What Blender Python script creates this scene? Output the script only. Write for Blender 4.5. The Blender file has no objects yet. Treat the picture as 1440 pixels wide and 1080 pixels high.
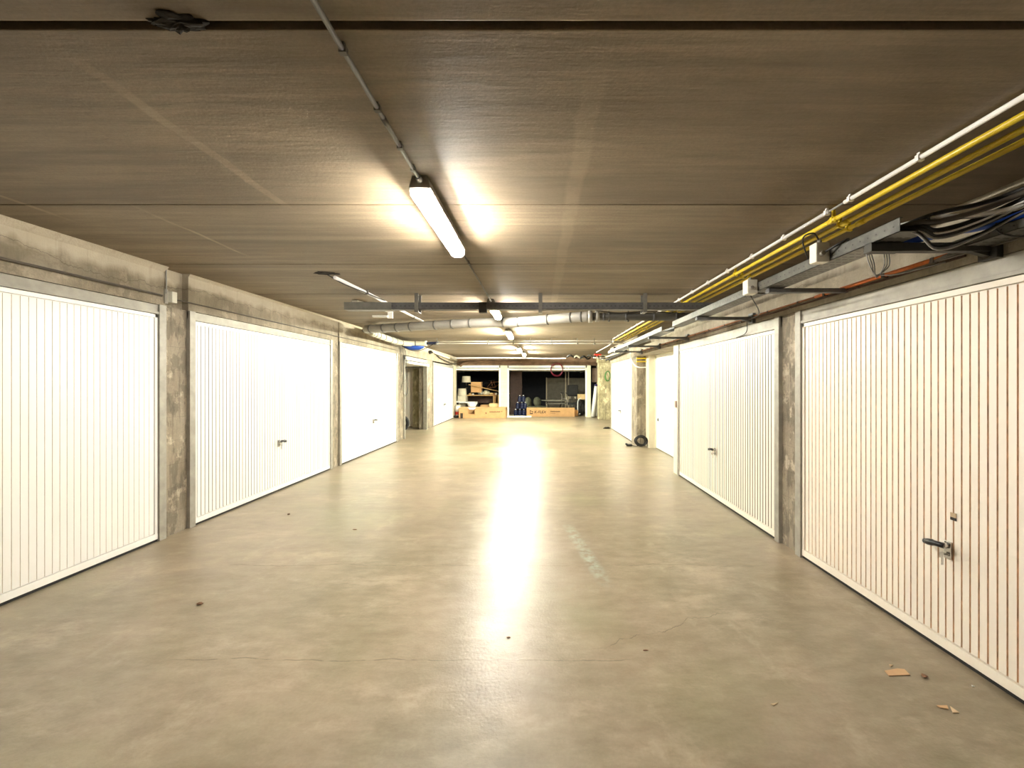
import bpy, bmesh, math, random
from mathutils import Vector, Matrix, noise
R = random.Random(7)
PI = math.pi
scene = bpy.context.scene
COL = scene.collection
H0 = 1.40            # camera height
F = 560.0            # focal length in pixels of the 1440 frame
def at(px, py, y):   # pixel -> world point at depth y
    return Vector(((px-758)*y/F, y, H0-(py-538)*y/F))

# ------------------------------------------------------------------ materials
def srgb(r, g, b):
    f = lambda c: (c/12.92 if c <= .04045 else ((c+.055)/1.055)**2.4)
    return (f(r/255), f(g/255), f(b/255), 1)
class N:
    def __init__(s, name):
        s.m = bpy.data.materials.new(name); s.m.use_nodes = True
        s.t = s.m.node_tree; s.n = s.t.nodes; s.l = s.t.links
        s.b = s.n['Principled BSDF']
    def node(s, typ, ins=None, **kw):
        n = s.n.new(typ)
        for k, v in kw.items(): setattr(n, k, v)
        for k, v in (ins or {}).items():
            if isinstance(v, bpy.types.NodeSocket): s.l.new(v, n.inputs[k])
            else: n.inputs[k].default_value = v
        return n
    def pos(s, scale=(1,1,1)):
        g = s.node('ShaderNodeNewGeometry')
        m = s.node('ShaderNodeMapping', {'Vector': g.outputs['Position'], 'Scale': scale})
        return m.outputs[0]
    def noise(s, scale, detail=4, vec=None, rough=.55):
        return s.node('ShaderNodeTexNoise', {'Vector': vec if vec else s.pos(), 'Scale': scale, 'Detail': detail, 'Roughness': rough}).outputs['Fac']
    def ramp(s, fac, stops):
        n = s.node('ShaderNodeValToRGB', {'Fac': fac}); e = n.color_ramp.elements
        e[0].position, e[0].color = stops[0]; e[1].position, e[1].color = stops[-1]
        for p, c in stops[1:-1]:
            x = e.new(p); x.color = c
        return n.outputs['Color']
    def val(s, fac, a, b, x=0., y=1.):
        return s.node('ShaderNodeMapRange', {'Value': fac, 'From Min': a, 'From Max': b, 'To Min': x, 'To Max': y}).outputs[0]
    def math(s, op, a, b=0., c=0.):
        n = s.node('ShaderNodeMath', operation=op)
        for i, v in enumerate((a, b, c)):
            if isinstance(v, bpy.types.NodeSocket): s.l.new(v, n.inputs[i])
            else: n.inputs[i].default_value = v
        return n.outputs[0]
    def mix(s, fac, a, b, blend='MIX'):
        n = s.node('ShaderNodeMix', data_type='RGBA', blend_type=blend)
        for i, v in ((0, fac), (6, a), (7, b)):
            if isinstance(v, bpy.types.NodeSocket): s.l.new(v, n.inputs[i])
            else: n.inputs[i].default_value = v
        return n.outputs[2]
    def set(s, color=None, rough=None, metal=None, bump=None, bs=.3, bd=.01):
        for k, v in (('Base Color', color), ('Roughness', rough), ('Metallic', metal)):
            if v is None: continue
            if isinstance(v, bpy.types.NodeSocket): s.l.new(v, s.b.inputs[k])
            else: s.b.inputs[k].default_value = v
        if bump is not None:
            b = s.node('ShaderNodeBump', {'Height': bump, 'Strength': bs, 'Distance': bd})
            s.l.new(b.outputs[0], s.b.inputs['Normal'])
        return s.m
def simple(name, col, rough=.5, metal=0., var=.12, scale=9):
    n = N(name); c = srgb(*col)
    d = tuple(x*(1-var*2) for x in c[:3])+(1,); l = tuple(min(1, x*(1+var)) for x in c[:3])+(1,)
    return n.set(n.ramp(n.noise(scale), [(.3, d), (.7, l)]), rough, metal)

def m_floor():
    n = N('floor_concrete')
    p = n.pos()
    a = n.noise(.9, 8, n.pos((1, .55, 1)), .62); b = n.noise(6, 6, n.pos((1, 2.2, 1)), .6); c = n.noise(70, 3)
    col = n.ramp(a, [(.28, srgb(110,99,78)), (.45, srgb(131,119,97)), (.58, srgb(148,132,112)), (.75, srgb(160,149,127))])
    col = n.mix(n.val(b, .35, .7, 0, .5), col, srgb(176,162,138))
    v_ = n.noise(1.7, 9, n.pos((.8, 1.5, 1)), .72)
    col = n.mix(n.val(v_, .50, .62, 0, .38), col, srgb(112,100,76))
    col = n.mix(n.val(v_, .46, .36, 0, .45), col, srgb(186,168,146))
    col = n.mix(n.val(c, .3, .7, 0, .14), col, srgb(96,86,62))
    d = n.noise(2.6, 9, n.pos((1.1, .8, 1)), .7)
    col = n.mix(n.val(d, .58, .66, 0, .22), col, srgb(196,182,158))      # worn pale scuffs
    g = n.noise(.6, 5, None, .5)
    col = n.mix(n.val(g, .52, .64, 0, .3), col, srgb(140,142,104))      # greenish tint
    # crack lines
    sp = n.node('ShaderNodeSeparateXYZ', {'Vector': n.node('ShaderNodeNewGeometry').outputs['Position']})
    X, Y = sp.outputs[0], sp.outputs[1]
    w = n.math('SUBTRACT', n.noise(1.6, 8, n.pos((1, 0, 0)), .6), .5)
    def crack(base, amp, width, x0, x1, slope=0.):
        t = n.math('ADD', n.math('ADD', n.math('MULTIPLY', w, amp), base), n.math('MULTIPLY', X, slope))
        e = n.math('ABSOLUTE', n.math('SUBTRACT', Y, t))
        k = n.val(e, 0, width, 1, 0)
        k = n.math('MULTIPLY', k, n.val(X, x0, x0+.15)); return n.math('MULTIPLY', k, n.val(X, x1-.15, x1, 1, 0))
    k = crack(2.01, .12, .006, -1.9, .55)
    k = n.math('MAXIMUM', k, crack(2.02, .5, .006, .25, 1.2, .32))
    k = n.math('MAXIMUM', k, crack(3.05, .2, .008, -2.5, 1.8))
    k = n.math('MAXIMUM', k, crack(6.3, .3, .012, -2.5, 1.0))
    k = n.math('MULTIPLY', k, n.val(n.noise(11, 2), .4, .55, .15, .75))
    col = n.mix(k, col, srgb(88,76,56))
    # smear of pale blue paint
    u = n.math('SUBTRACT', X, n.math('ADD', n.math('MULTIPLY', n.math('SUBTRACT', Y, 3.3), -.16), .38))
    s = n.math('MULTIPLY', n.val(n.math('ABSOLUTE', u), .02, .07, 1, 0), n.val(n.math('ABSOLUTE', n.math('SUBTRACT', Y, 3.35)), .3, .65, 1, 0))
    s = n.math('MULTIPLY', s, n.val(n.noise(14, 5), .4, .62, 0, .6))
    col = n.mix(s, col, srgb(182,200,190))
    ro = n.math('ADD', n.val(a, .3, .7, .30, .40), n.val(b, .3, .75, -.03, .05))
    n.b.inputs['Specular IOR Level'].default_value = .55
    return n.set(col, ro, 0, n.math('ADD', n.math('MULTIPLY', b, .6), n.math('MULTIPLY', c, .3)), .4, .008)

def m_ceiling():
    n = N('ceiling_concrete')
    a = n.noise(1.6, 7, n.pos((.35, 1.6, 1)), .6); b = n.noise(9, 7, n.pos((.22, 2.2, 1)), .62); c = n.noise(90, 2)
    col = n.ramp(a, [(.3, srgb(112,98,78)), (.5, srgb(128,113,91)), (.72, srgb(146,129,105))])
    col = n.mix(n.val(b, .46, .7, 0, .5), col, srgb(98,84,62))
    q_ = n.noise(2.2, 8, n.pos((.12, 3.2, 1)), .7)
    col = n.mix(n.val(q_, .5, .66, 0, .4), col, srgb(92,78,58))
    col = n.mix(n.val(q_, .46, .34, 0, .3), col, srgb(176,160,132))
    col = n.mix(n.val(c, .35, .65, 0, .25), col, srgb(96,83,62))
    sp = n.node('ShaderNodeSeparateXYZ', {'Vector': n.node('ShaderNodeNewGeometry').outputs['Position']})
    X, Y = sp.outputs[0], sp.outputs[1]
    def band(x, w, y0, y1, s):
        wob = n.math('MULTIPLY', n.math('SUBTRACT', n.noise(3, 3, n.pos((0, 1, 0))), .5), .05)
        e = n.math('ABSOLUTE', n.math('SUBTRACT', n.math('ADD', X, wob), x))
        k = n.math('MULTIPLY', n.val(e, w*.6, w, s, 0), n.math('MULTIPLY', n.val(Y, y0, y0+.3), n.val(Y, y1-.15, y1, 1, 0)))
        return n.math('MULTIPLY', k, n.val(n.noise(7, 4), .3, .6, .35, 1))
    k = n.math('MAXIMUM', band(-1.49, .03, 1.2, 2.42, .27), band(-2.39, .016, 2.3, 3.3, .4))
    k = n.math('MAXIMUM', k, band(.19, .05, 1.2, 5.4, .16))
    k = n.math('MAXIMUM', k, band(-3.0, .02, 1.6, 2.6, .3))
    col = n.mix(k, col, srgb(190,172,142))
    h = n.math('ADD', n.math('MULTIPLY', b, .6), n.math('MULTIPLY', c, .15))
    return n.set(col, .62, 0, h, .35, .01)

def m_wall(name, lo, mid, hi, board=False):
    n = N(name)
    a = n.noise(3, 7, n.pos((1, 1, .5)), .6); b = n.noise(14, 6, n.pos((1, 1, .28)), .65); c = n.noise(80, 3)
    col = n.ramp(a, [(.3, srgb(*lo)), (.5, srgb(*mid)), (.7, srgb(*hi))])
    col = n.mix(n.val(b, .54, .6, 0, .5 if board else .2), col, srgb(*[int(x*.62) for x in lo]))
    d = n.noise(5, 7, n.pos((1, 1, .8)), .7)
    col = n.mix(n.val(d, .56, .62, 0, .65 if board else .25), col, srgb(*[min(255, int(x*1.22)) for x in hi]))
    col = n.mix(n.val(c, .3, .7, 0, .2), col, srgb(*[int(x*.7) for x in lo]))
    g_ = n.node('ShaderNodeSeparateXYZ', {'Vector': n.node('ShaderNodeNewGeometry').outputs['Position']}); Z = g_.outputs[2]
    if not board:
        dr = n.noise(30, 3, n.pos((1, 1, .02)), .5); top = n.val(n.math('ADD', Z, n.math('MULTIPLY', n.noise(8, 3, n.pos((1, 1, 0))), .16)), 2.36, 2.42)
        low = n.val(Z, 2.24, 2.36)
        col = n.mix(n.math('MULTIPLY', n.math('MULTIPLY', n.val(dr, .60, .64), low), .6), col, srgb(92,78,60))
        big = n.noise(1.3, 6, n.pos((1, 1, 2.5)), .65)
        col = n.mix(n.math('MULTIPLY', n.val(big, .52, .6), n.math('MULTIPLY', n.val(Z, 2.18, 2.26), .6)), col, srgb(112,100,76))
        col = n.mix(n.math('MULTIPLY', top, .6), col, srgb(186,174,152))
        cr = n.math('ABSOLUTE', n.math('SUBTRACT', n.math('ADD', Z, n.math('MULTIPLY', n.noise(1.1, 7, n.pos((1, 1, .3)), .65), .5)), 2.53))
        col = n.mix(n.math('MULTIPLY', n.val(cr, .001, .004, 1, 0), .5), col, srgb(70,60,46))
    else:
        jz = n.math('FRACT', n.math('MULTIPLY', n.math('ADD', Z, n.math('MULTIPLY', n.noise(5, 3), .02)), 4.6))
        col = n.mix(n.math('MULTIPLY', n.val(jz, .0, .035, 1, 0), .35), col, srgb(70,60,46))
        bl = n.noise(9, 5, n.pos((1, 1, .55)), .6)
        col = n.mix(n.val(bl, .52, .56, 0, .5), col, srgb(*[int(x*.78) for x in lo]))
    if board:
        st = n.noise(22, 4, n.pos((1, 1, .07)), .5)
        col = n.mix(n.val(st, .55, .68, 0, .5), col, srgb(*[int(x*.7) for x in lo]))
    return n.set(col, .8, 0, n.math('ADD', b, n.math('MULTIPLY', c, .4)), .5, .012)

M = {}
M['floor'] = m_floor()
M['ceiling'] = m_ceiling()
M['wall'] = m_wall('wall_concrete', (120,109,90), (144,133,113), (166,154,134))
M['pillar'] = m_wall('pillar_concrete', (120,108,90), (148,136,117), (170,158,138), True)
M['column'] = m_wall('column_concrete', (168,156,120), (192,182,144), (214,204,168), True)
M['seam'] = simple('seam_shadow', (52,44,34), .9)  # near-black stands for the shade inside open joints and cut-outs
M['cream'] = simple('cream_blockwork', (226,222,196), .7, 0, .06, 5)
M['cream2'] = simple('cream_render', (214,204,180), .75, 0, .05, 4)
M['navy'] = simple('wall_shade_dark', (34,36,44), .85)  # near-black colour carries the gloom inside the open garages
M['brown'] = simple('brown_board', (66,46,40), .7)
def m_door(name, col, dirt):
    n = N(name)
    a = n.noise(1.5, 6, n.pos((1, 1, .4)), .6); b = n.noise(30, 4, n.pos((1, 1, .1)), .6); z = n.node('ShaderNodeSeparateXYZ', {'Vector': n.node('ShaderNodeNewGeometry').outputs['Position']}).outputs[2]
    c = n.mix(n.val(a, .35, .7, 0, .25), srgb(*col), srgb(*dirt))
    c = n.mix(n.math('MULTIPLY', n.val(b, .5, .8, 0, .35), n.val(z, 0, .6, 1, .2)), c, srgb(*dirt))
    return n.set(c, .38)
M['door_white'] = m_door('white_enamel', (246,244,240), (236,230,218))
M['door_ivory'] = m_door('ivory_enamel', (242,234,220), (230,216,196))
M['groove'] = simple('light_grey_groove', (196,192,182), .7, 0, .1, 20)  # each groove colour sets how dark the lines between ribs look
M['groove_grey'] = simple('dark_grey_groove', (120,112,92), .7, 0, .1, 20)
M['groove_dim'] = simple('mid_grey_groove', (150,146,134), .7, 0, .1, 20)
M['groove_pale'] = simple('pale_groove', (238,228,216), .6, 0, .05, 20)
M['groove_tan'] = simple('rust_dusted_groove', (224,192,160), .7, 0, .15, 20)
M['plain_white'] = simple('plain_white_paint', (244,243,236), .5, 0, .02, 3)
M['rubber'] = simple('black_rubber', (28,27,26), .7)
M['blackpl'] = simple('black_plastic', (30,31,34), .32)
def m_galv():
    n = N('galvanised_steel')
    v = n.node('ShaderNodeTexVoronoi', {'Vector': n.pos(), 'Scale': 45}).outputs['Color']
    bw = n.node('ShaderNodeSeparateColor', {'Color': v}).outputs[0]
    c = n.ramp(n.math('ADD', n.math('MULTIPLY', bw, .18), n.math('MULTIPLY', n.noise(9), .82)), [(.2, srgb(78,78,73)), (.8, srgb(122,120,112))])
    return n.set(c, .48, .45)
M['galv'] = m_galv()
M['frame'] = simple('zinc_frame_paint', (162,157,145), .5, .15, .1, 12)
M['frame_dark'] = simple('grey_frame_edge', (132,130,122), .5, .3, .1, 12)
M['tray_dark'] = simple('dull_grey_steel', (108,108,108), .5, .35, .1, 15)
M['steel_dark'] = simple('dark_primer_steel', (62,60,54), .6, .2, .15, 15)
M['chrome'] = simple('chrome', (206,206,204), .18, 1., .03)
M['conduit_g'] = simple('grey_pvc_conduit', (104,99,90), .6, .0, .06)
M['conduit_w'] = simple('white_pvc_conduit', (242,238,232), .4, 0, .02)
M['yellow'] = simple('yellow_gas_paint', (226,196,44), .32, 0, .08, 12)
M['orange'] = simple('orange_conduit', (224,124,62), .4, 0, .1, 20)
M['orange_f'] = simple('pinkish_copper_pipe', (206,146,112), .45, .2, .1, 20)
M['rustdark'] = simple('brown_conduit', (92,70,56), .5, 0, .1)
M['cable_b'] = simple('black_cable', (30,28,26), .5)
M['cable_g'] = simple('grey_cable', (150,148,142), .5)
M['cable_d'] = simple('brown_grey_cable', (84,76,66), .5)
M['cable_w'] = simple('white_cable', (232,230,226), .45, 0, .02)
M['blue'] = simple('blue_pipe', (28,74,168), .4, 0, .08)
M['beige_pipe'] = simple('beige_pipe', (186,164,150), .5, 0, .08)
M['pvc'] = simple('grey_drain_pipe', (150,146,136), .45, 0, .06, 5)
M['pvc_d'] = simple('dark_grey_drain_pipe', (92,90,84), .5, 0, .06, 5)
M['pvc_l'] = simple('light_drain_pipe', (204,198,176), .45, 0, .05, 5)
M['box_w'] = simple('cream_junction_box', (226,222,206), .5, 0, .04)
M['housing'] = simple('lamp_housing_grey', (140,134,120), .5, 0, .05)
M['card'] = simple('corrugated_cardboard', (192,152,104), .85, 0, .07, 6)
M['card_l'] = simple('pale_cardboard', (232,204,150), .85, 0, .05, 6)
M['card_in'] = simple('cardboard_inside', (150,108,62), .9, 0, .07, 6)
M['ink'] = simple('dark_print_ink', (58,38,22), .7)
M['wood'] = simple('light_wood', (196,158,104), .6, 0, .12, 6)
M['shade'] = simple('linen_lamp_shade', (218,210,188), .8, 0, .05, 9)
M['whitepl'] = simple('white_plastic', (240,240,238), .4, 0, .02)
M['red'] = simple('red_plastic', (214,52,34), .4, 0, .06)
M['maroon'] = simple('maroon_hose', (120,18,46), .4, 0, .08)
M['green'] = simple('green_hose', (74,128,58), .45, 0, .1)
M['dkblue'] = simple('dark_blue_plastic', (26,36,72), .3, 0, .1)
M['purple'] = simple('dark_violet_cloth', (40,28,84), .8)
M['seat'] = simple('charcoal_upholstery', (44,44,44), .9)
M['greenish'] = simple('greenish_grey_fabric', (112,116,96), .8)
M['glass_top'] = simple('grey_table_laminate', (150,148,138), .25)
M['panel_g'] = simple('grey_sheet_panel', (120,114,100), .6, 0, .12, 6)
M['paper'] = simple('tan_paper_scrap', (204,166,126), .8, 0, .05)
M['leaf'] = simple('dry_brown_leaf', (128,92,66), .8, 0, .2, 40)
M['foam'] = simple('dark_foam_hole_shade', (40,34,26), .95, 0, .3, 30)
M['sticker'] = simple('beige_sticker', (206,180,144), .6)
M['redbrown'] = simple('rusty_brown_beam', (120,94,72), .75, 0, .2, 4)
M['tyre'] = simple('tyre_rubber', (34,34,36), .75)
def emit(name, col, st):
    m = bpy.data.materials.new(name); m.use_nodes = True; b = m.node_tree.nodes['Principled BSDF']
    b.inputs['Base Color'].default_value = (.9, .9, .88, 1)
    b.inputs['Emission Color'].default_value = col; b.inputs['Emission Strength'].default_value = st; return m
LS = 100.0
M['lamp'] = emit('lit_diffuser_warm', (1, .965, .895, 1), LS)
M['lamp_far'] = emit('lit_diffuser_greenish', (1, 1, .82, 1), LS*3.3)
def m_diff():
    n = N('clear_ribbed_diffuser'); t = n.node('ShaderNodeBsdfTransparent', {'Color': (1, 1, 1, 1)}); d = n.node('ShaderNodeBsdfTranslucent', {'Color': (.95, .95, .93, 1)})
    g = n.node('ShaderNodeBsdfGlossy', {'Color': (1, 1, 1, 1), 'Roughness': .15})
    m = n.node('ShaderNodeMixShader', {0: .22}); n.l.new(t.outputs[0], m.inputs[1]); n.l.new(d.outputs[0], m.inputs[2])
    m2 = n.node('ShaderNodeMixShader', {0: .04}); n.l.new(m.outputs[0], m2.inputs[1]); n.l.new(g.outputs[0], m2.inputs[2])
    n.l.new(m2.outputs[0], n.n['Material Output'].inputs['Surface']); return n.m
M['clear_diffuser'] = m_diff()
def m_cap():
    n = N('milky_end_cap'); t = n.node('ShaderNodeBsdfTranslucent', {'Color': (.9, .9, .86, 1)}); d = n.node('ShaderNodeBsdfDiffuse', {'Color': (.7, .7, .66, 1)})
    m = n.node('ShaderNodeMixShader', {0: .5}); n.l.new(t.outputs[0], m.inputs[1]); n.l.new(d.outputs[0], m.inputs[2]); n.l.new(m.outputs[0], n.n['Material Output'].inputs['Surface']); return n.m
M['cap_plastic'] = m_cap()
def m_clear():
    n = N('rough_water_plastic'); n.b.inputs['Transmission Weight'].default_value = .6
    return n.set(srgb(60,80,130), .2)
M['bottle'] = m_clear()

# ------------------------------------------------------------------ mesh builder
class MB:
    def __init__(s): s.bm = bmesh.new(); s.mi = 0
    def _mark(s, fs):
        for f in fs: f.material_index = s.mi
    def box(s, a, b, bev=0., rot=None):
        a, b = Vector(a), Vector(b); c = (a+b)/2; d = b-a
        r = bmesh.ops.create_cube(s.bm, size=1)
        vs = r['verts']
        for v in vs: v.co = Vector((v.co.x*d.x, v.co.y*d.y, v.co.z*d.z))
        fs = {f for v in vs for f in v.link_faces}; s._mark(fs)
        if bev > 0:
            es = list({e for v in vs for e in v.link_edges})
            rr = bmesh.ops.bevel(s.bm, geom=es, offset=bev, segments=2, affect='EDGES', profile=.6)
            vs = list({v for v in vs if v.is_valid} | set(rr['verts'])); s._mark(rr['faces'])
        for v in vs: v.co = (rot @ v.co if rot else v.co) + c
        return s
    def cyl(s, p0, p1, r0, r1=None, n=14, cap=True):
        p0, p1 = Vector(p0), Vector(p1); r1 = r0 if r1 is None else r1
        d = p1-p0; q = Vector((0,0,1)).rotation_difference(d.normalized()).to_matrix().to_4x4()
        r = bmesh.ops.create_cone(s.bm, cap_ends=cap, segments=n, radius1=r0, radius2=r1, depth=d.length)
        m = Matrix.Translation((p0+p1)/2) @ q
        bmesh.ops.transform(s.bm, matrix=m, verts=r['verts'])
        fs = {f for v in r['verts'] for f in v.link_faces}; s._mark(fs)
        for f in fs:
            if len(f.verts) == 4: f.smooth = True
        return s
    def tube(s, pts, r, n=10, closed=False):
        pts = [Vector(p) for p in pts]; rings = []; up = None; N_ = len(pts)
        for i, p in enumerate(pts):
            if closed: t = pts[(i+1) % N_]-pts[i-1]
            else: t = pts[min(i+1, N_-1)]-pts[max(i-1, 0)]
            t.normalize()
            if up is None: up = Vector((0,0,1)) if abs(t.z) < .9 else Vector((1,0,0))
            a = t.cross(up); a.normalize(); b = a.cross(t); b.normalize(); up = b
            rr = r[i] if isinstance(r, (list, tuple)) else r
            rings.append([s.bm.verts.new(p+(a*math.cos(2*PI*k/n)+b*math.sin(2*PI*k/n))*rr) for k in range(n)])
        m = N_ if closed else N_-1
        for i in range(m):
            A, B = rings[i], rings[(i+1) % N_]
            for k in range(n):
                f = s.bm.faces.new((A[k], A[(k+1) % n], B[(k+1) % n], B[k])); f.smooth = True; f.material_index = s.mi
        if not closed:
            for c in (rings[0][::-1], rings[-1]):
                f = s.bm.faces.new(c); f.material_index = s.mi
        return s
    def lathe(s, prof, c, n=24, close=False):
        c = Vector(c); rings = []
        for r, z in prof: rings.append([s.bm.verts.new(c+Vector((r*math.cos(2*PI*k/n), r*math.sin(2*PI*k/n), z))) for k in range(n)])
        for A, B in zip(rings, rings[1:]):
            for k in range(n):
                f = s.bm.faces.new((A[k], A[(k+1) % n], B[(k+1) % n], B[k])); f.smooth = True; f.material_index = s.mi
        if close:
            for q in (rings[0][::-1], rings[-1]): s.bm.faces.new(q).material_index = s.mi
        return s
    def prism(s, poly, d):      # poly: 3D points, extruded by vector d
        d = Vector(d); A = [s.bm.verts.new(Vector(p)) for p in poly]; B = [s.bm.verts.new(Vector(p)+d) for p in poly]
        n = len(A); s.bm.faces.new(A[::-1]).material_index = s.mi; s.bm.faces.new(B).material_index = s.mi
        for k in range(n): s.bm.faces.new((A[k], A[(k+1) % n], B[(k+1) % n], B[k])).material_index = s.mi
        return s
    def build(s, name, mats, parent=None, loc=None):
        bmesh.ops.recalc_face_normals(s.bm, faces=s.bm.faces)
        me = bpy.data.meshes.new(name); 
        if loc is not None: bmesh.ops.translate(s.bm, vec=-Vector(loc), verts=s.bm.verts)
        s.bm.to_mesh(me); s.bm.free()
        for m in (mats if isinstance(mats, (list, tuple)) else [mats]): me.materials.append(M[m])
        o = bpy.data.objects.new(name, me); COL.objects.link(o)
        if loc is not None: o.location = loc
        if parent:
            o.parent = parent
        return o
def tag(o, label, cat=None, group=None, kind=None):
    o['label'] = label
    if cat: o['category'] = cat
    if group: o['group'] = group
    if kind: o['kind'] = kind
    return o
def thing(name, label, cat, loc=(0,0,0), rz=0, group=None, kind=None):
    o = bpy.data.objects.new(name, None); COL.objects.link(o); o.location = loc; o.rotation_euler = (0,0,rz); o.empty_display_size = .1
    return tag(o, label, cat, group, kind)
def copy_tree(o, parent=None):
    c = o.copy(); COL.objects.link(c); c.parent = parent
    for ch in list(o.children): copy_tree(ch, c)
    return c
def lst(o, mb, name, mats, **k): return mb.build(name, mats, o, **k)
def curve_pts(ctrl, n=8):     # Catmull-Rom
    c = [Vector(p) for p in ctrl]; c = [c[0]*2-c[1]]+c+[c[-1]*2-c[-2]]; out = []
    for i in range(1, len(c)-2):
        for k in range(n):
            t = k/n; a, b, d, e = c[i-1], c[i], c[i+1], c[i+2]
            out.append(.5*((2*b)+(-a+d)*t+(2*a-5*b+4*d-e)*t*t+(-a+3*b-3*d+e)*t*t*t))
    out.append(c[-2]); return out

# ------------------------------------------------------------------ dimensions
XL, XR, ZC = -3.36, 2.10, 2.44
YB = -3.2                        # rear end of the modelled aisle
YF = 16.3                        # far cross wall
SP = 1.17
# floor
fl = MB(); fl.box((-6.5, YB-.2, -.2), (5, 21, 0)); tag(fl.build('floor', 'floor'), 'polished grey-beige concrete aisle floor with hairline cracks', 'floor', kind='structure')
# ceiling slabs: precast planks side by side, open joints between them
c = MB()
edge = [1.16+SP*k for k in range(-4, 18)]
for k, y in enumerate(edge[:-1]):
    g = .014 if abs(y-1.16) < .01 else .005
    g2 = .014 if abs(y+SP-1.16) < .01 else .005
    c.mi = 0; c.box((-6.5, y+g, ZC), (5, y+SP-g2, ZC+.16), .004)
c.mi = 1; c.box((-6.5, edge[0], ZC+.05), (5, edge[-1], ZC+.2))
tag(c.build('ceiling', ['ceiling', 'seam']), 'brown-grey precast concrete slab ceiling with cross joints', 'ceiling', kind='structure')

# ------------------------------------------------------------------ walls
w = MB()
PL = [(YB, .86), (3.58, 3.82), (6.47, 6.70), (9.45, 9.90), (11.95, 12.62), (15.6, YF)]
w.mi = 0
T = .22
zt = 2.09
segs = [(YB, 3.6), (3.80, 9.9), (9.9, 11.95), (11.95, YF)]
w.box((XL-T, YB, zt), (XL, 3.585, ZC))
w.box((XL-T-.06, 3.585, zt), (XL-.06, 3.815, ZC))
w.box((XL-T, 3.815, zt), (XL, 6.47, ZC)); w.box((XL-T, 6.47, zt), (XL-.02, 6.70, ZC)); w.box((XL-T, 6.70, zt), (XL, YF, ZC))
# thin cornice of mortar where the left wall meets the slabs
w.prism([(XL, YB, ZC), (XL+.03, YB, ZC), (XL, YB, ZC-.05)], (0, 3.585-YB, 0))
w.prism([(XL, 3.815, ZC), (XL+.02, 3.815, ZC), (XL, 3.815, ZC-.03)], (0, 4.6, 0))
w.mi = 1
for k, (a, b) in enumerate(PL):
    d = .02 if k else 0
    if k == 5: w.mi = 2
    w.box((XL-T-.02, a, 0), (XL-d, b, zt))
tag(w.build('wall_left', ['wall', 'pillar', 'cream2']), 'left concrete wall of pillars and lintel band above the white doors', 'wall', kind='structure')
w = MB()
w.mi = 0
w.box((XR, YB, 1.98), (XR+.5, 8.75, 2.15)); w.box((XR+.36, YB, 2.15), (XR+.6, 8.75, ZC))      # lintel band, ledge, set-back upper wall
w.box((XR+.07, 8.75, 1.98), (XR+.5, 12.15, ZC))
w.mi = 1
for a, b in ((YB, .84), (3.25, 3.47)): w.box((XR+.02, a, 0), (XR+.4, b, 1.98))
w.mi = 2
w.box((XR, 6.03, 0), (XR+.5, 6.22, 1.98)); w.box((XR+.5, 6.22, 0), (XR+.6, 8.6, 1.98))
w.mi = 3
w.box((XR+.25, 8.52, 0), (XR+.5, 8.75, 1.98))
w.mi = 1
w.box((XR+.05, 8.75, 0), (XR+.34, 9.25, 1.98))
tag(w.build('wall_right', ['wall', 'pillar', 'cream', 'cream2']), 'right concrete wall with pillars, recess and ledge above the doors', 'wall', kind='structure')
w = MB(); w.box((-6.5, YB-.2, 0), (5, YB, ZC)); tag(w.build('wall_rear', 'wall'), 'plain concrete wall closing the aisle behind', 'wall', kind='structure')
# far wall
w = MB(); w.mi = 0
w.box((-3.6, YF, 2.10), (3.8, YF+.25, ZC))
w.mi = 1
w.box((-1.58, YF, 0), (-1.29, YF+.25, 2.10))
w.mi = 2; w.box((XL-.4, YF, 0), (-3.53, YF+.25, 2.10))
tag(w.build('wall_far', ['redbrown', 'cream', 'cream2']), 'far wall with brown lintel beam and cream block pier', 'wall', kind='structure')
w = MB()
for z in [k*.2 for k in range(1, 10)]: w.box((-1.575, YF-.004, z), (-1.295, YF, z+.012))
for z in range(10): w.box((-1.45+.05*(z % 2), YF-.004, z*.2), (-1.44+.05*(z % 2), YF, z*.2+.2))
tag(w.build('trim_1', 'cream2'), 'raised mortar joints on the cream block pier', 'trim', kind='structure')
# shells behind the open doorways
w = MB()
w.box((-3.75, YF+.25, 0), (-3.65, 20.2, ZC)); w.box((-3.75, 20.2, 0), (-1.5, 20.3, ZC)); w.box((-1.5, YF+.25, 0), (-1.4, 20.2, ZC))
tag(w.build('wall_store_left', 'navy'), 'walls coloured dark for the shade inside the cluttered open garage', 'wall', kind='structure')
w = MB(); w.mi = 0
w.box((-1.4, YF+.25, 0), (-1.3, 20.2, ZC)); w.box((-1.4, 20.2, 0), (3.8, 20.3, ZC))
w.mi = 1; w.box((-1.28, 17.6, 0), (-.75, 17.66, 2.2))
tag(w.build('wall_store_right', ['navy', 'brown']), 'walls coloured dark for the shade inside the open garage with stacked furniture', 'wall', kind='structure')
w = MB(); w.box((3.7, 12.15, 0), (3.8, 20.2, ZC)); w.box((XR+.5, 12.15, 0), (3.7, 12.3, ZC))
tag(w.build('wall_side_bay', 'wall'), 'concrete walls of the side bay behind the far column', 'wall', kind='structure')
w = MB(); w.mi = 0; w.box((-6.3, 12.62, 0), (XL-.2, 12.8, ZC)); w.box((-6.4, 9.0, 0), (-6.3, 12.8, ZC)); w.mi = 0; w.box((-6.3, 9.6, 0), (XL-.2, 9.75, ZC))
tag(w.build('wall_left_garage', ['wall']), 'concrete walls inside the open garage on the left', 'wall', kind='structure')
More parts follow.
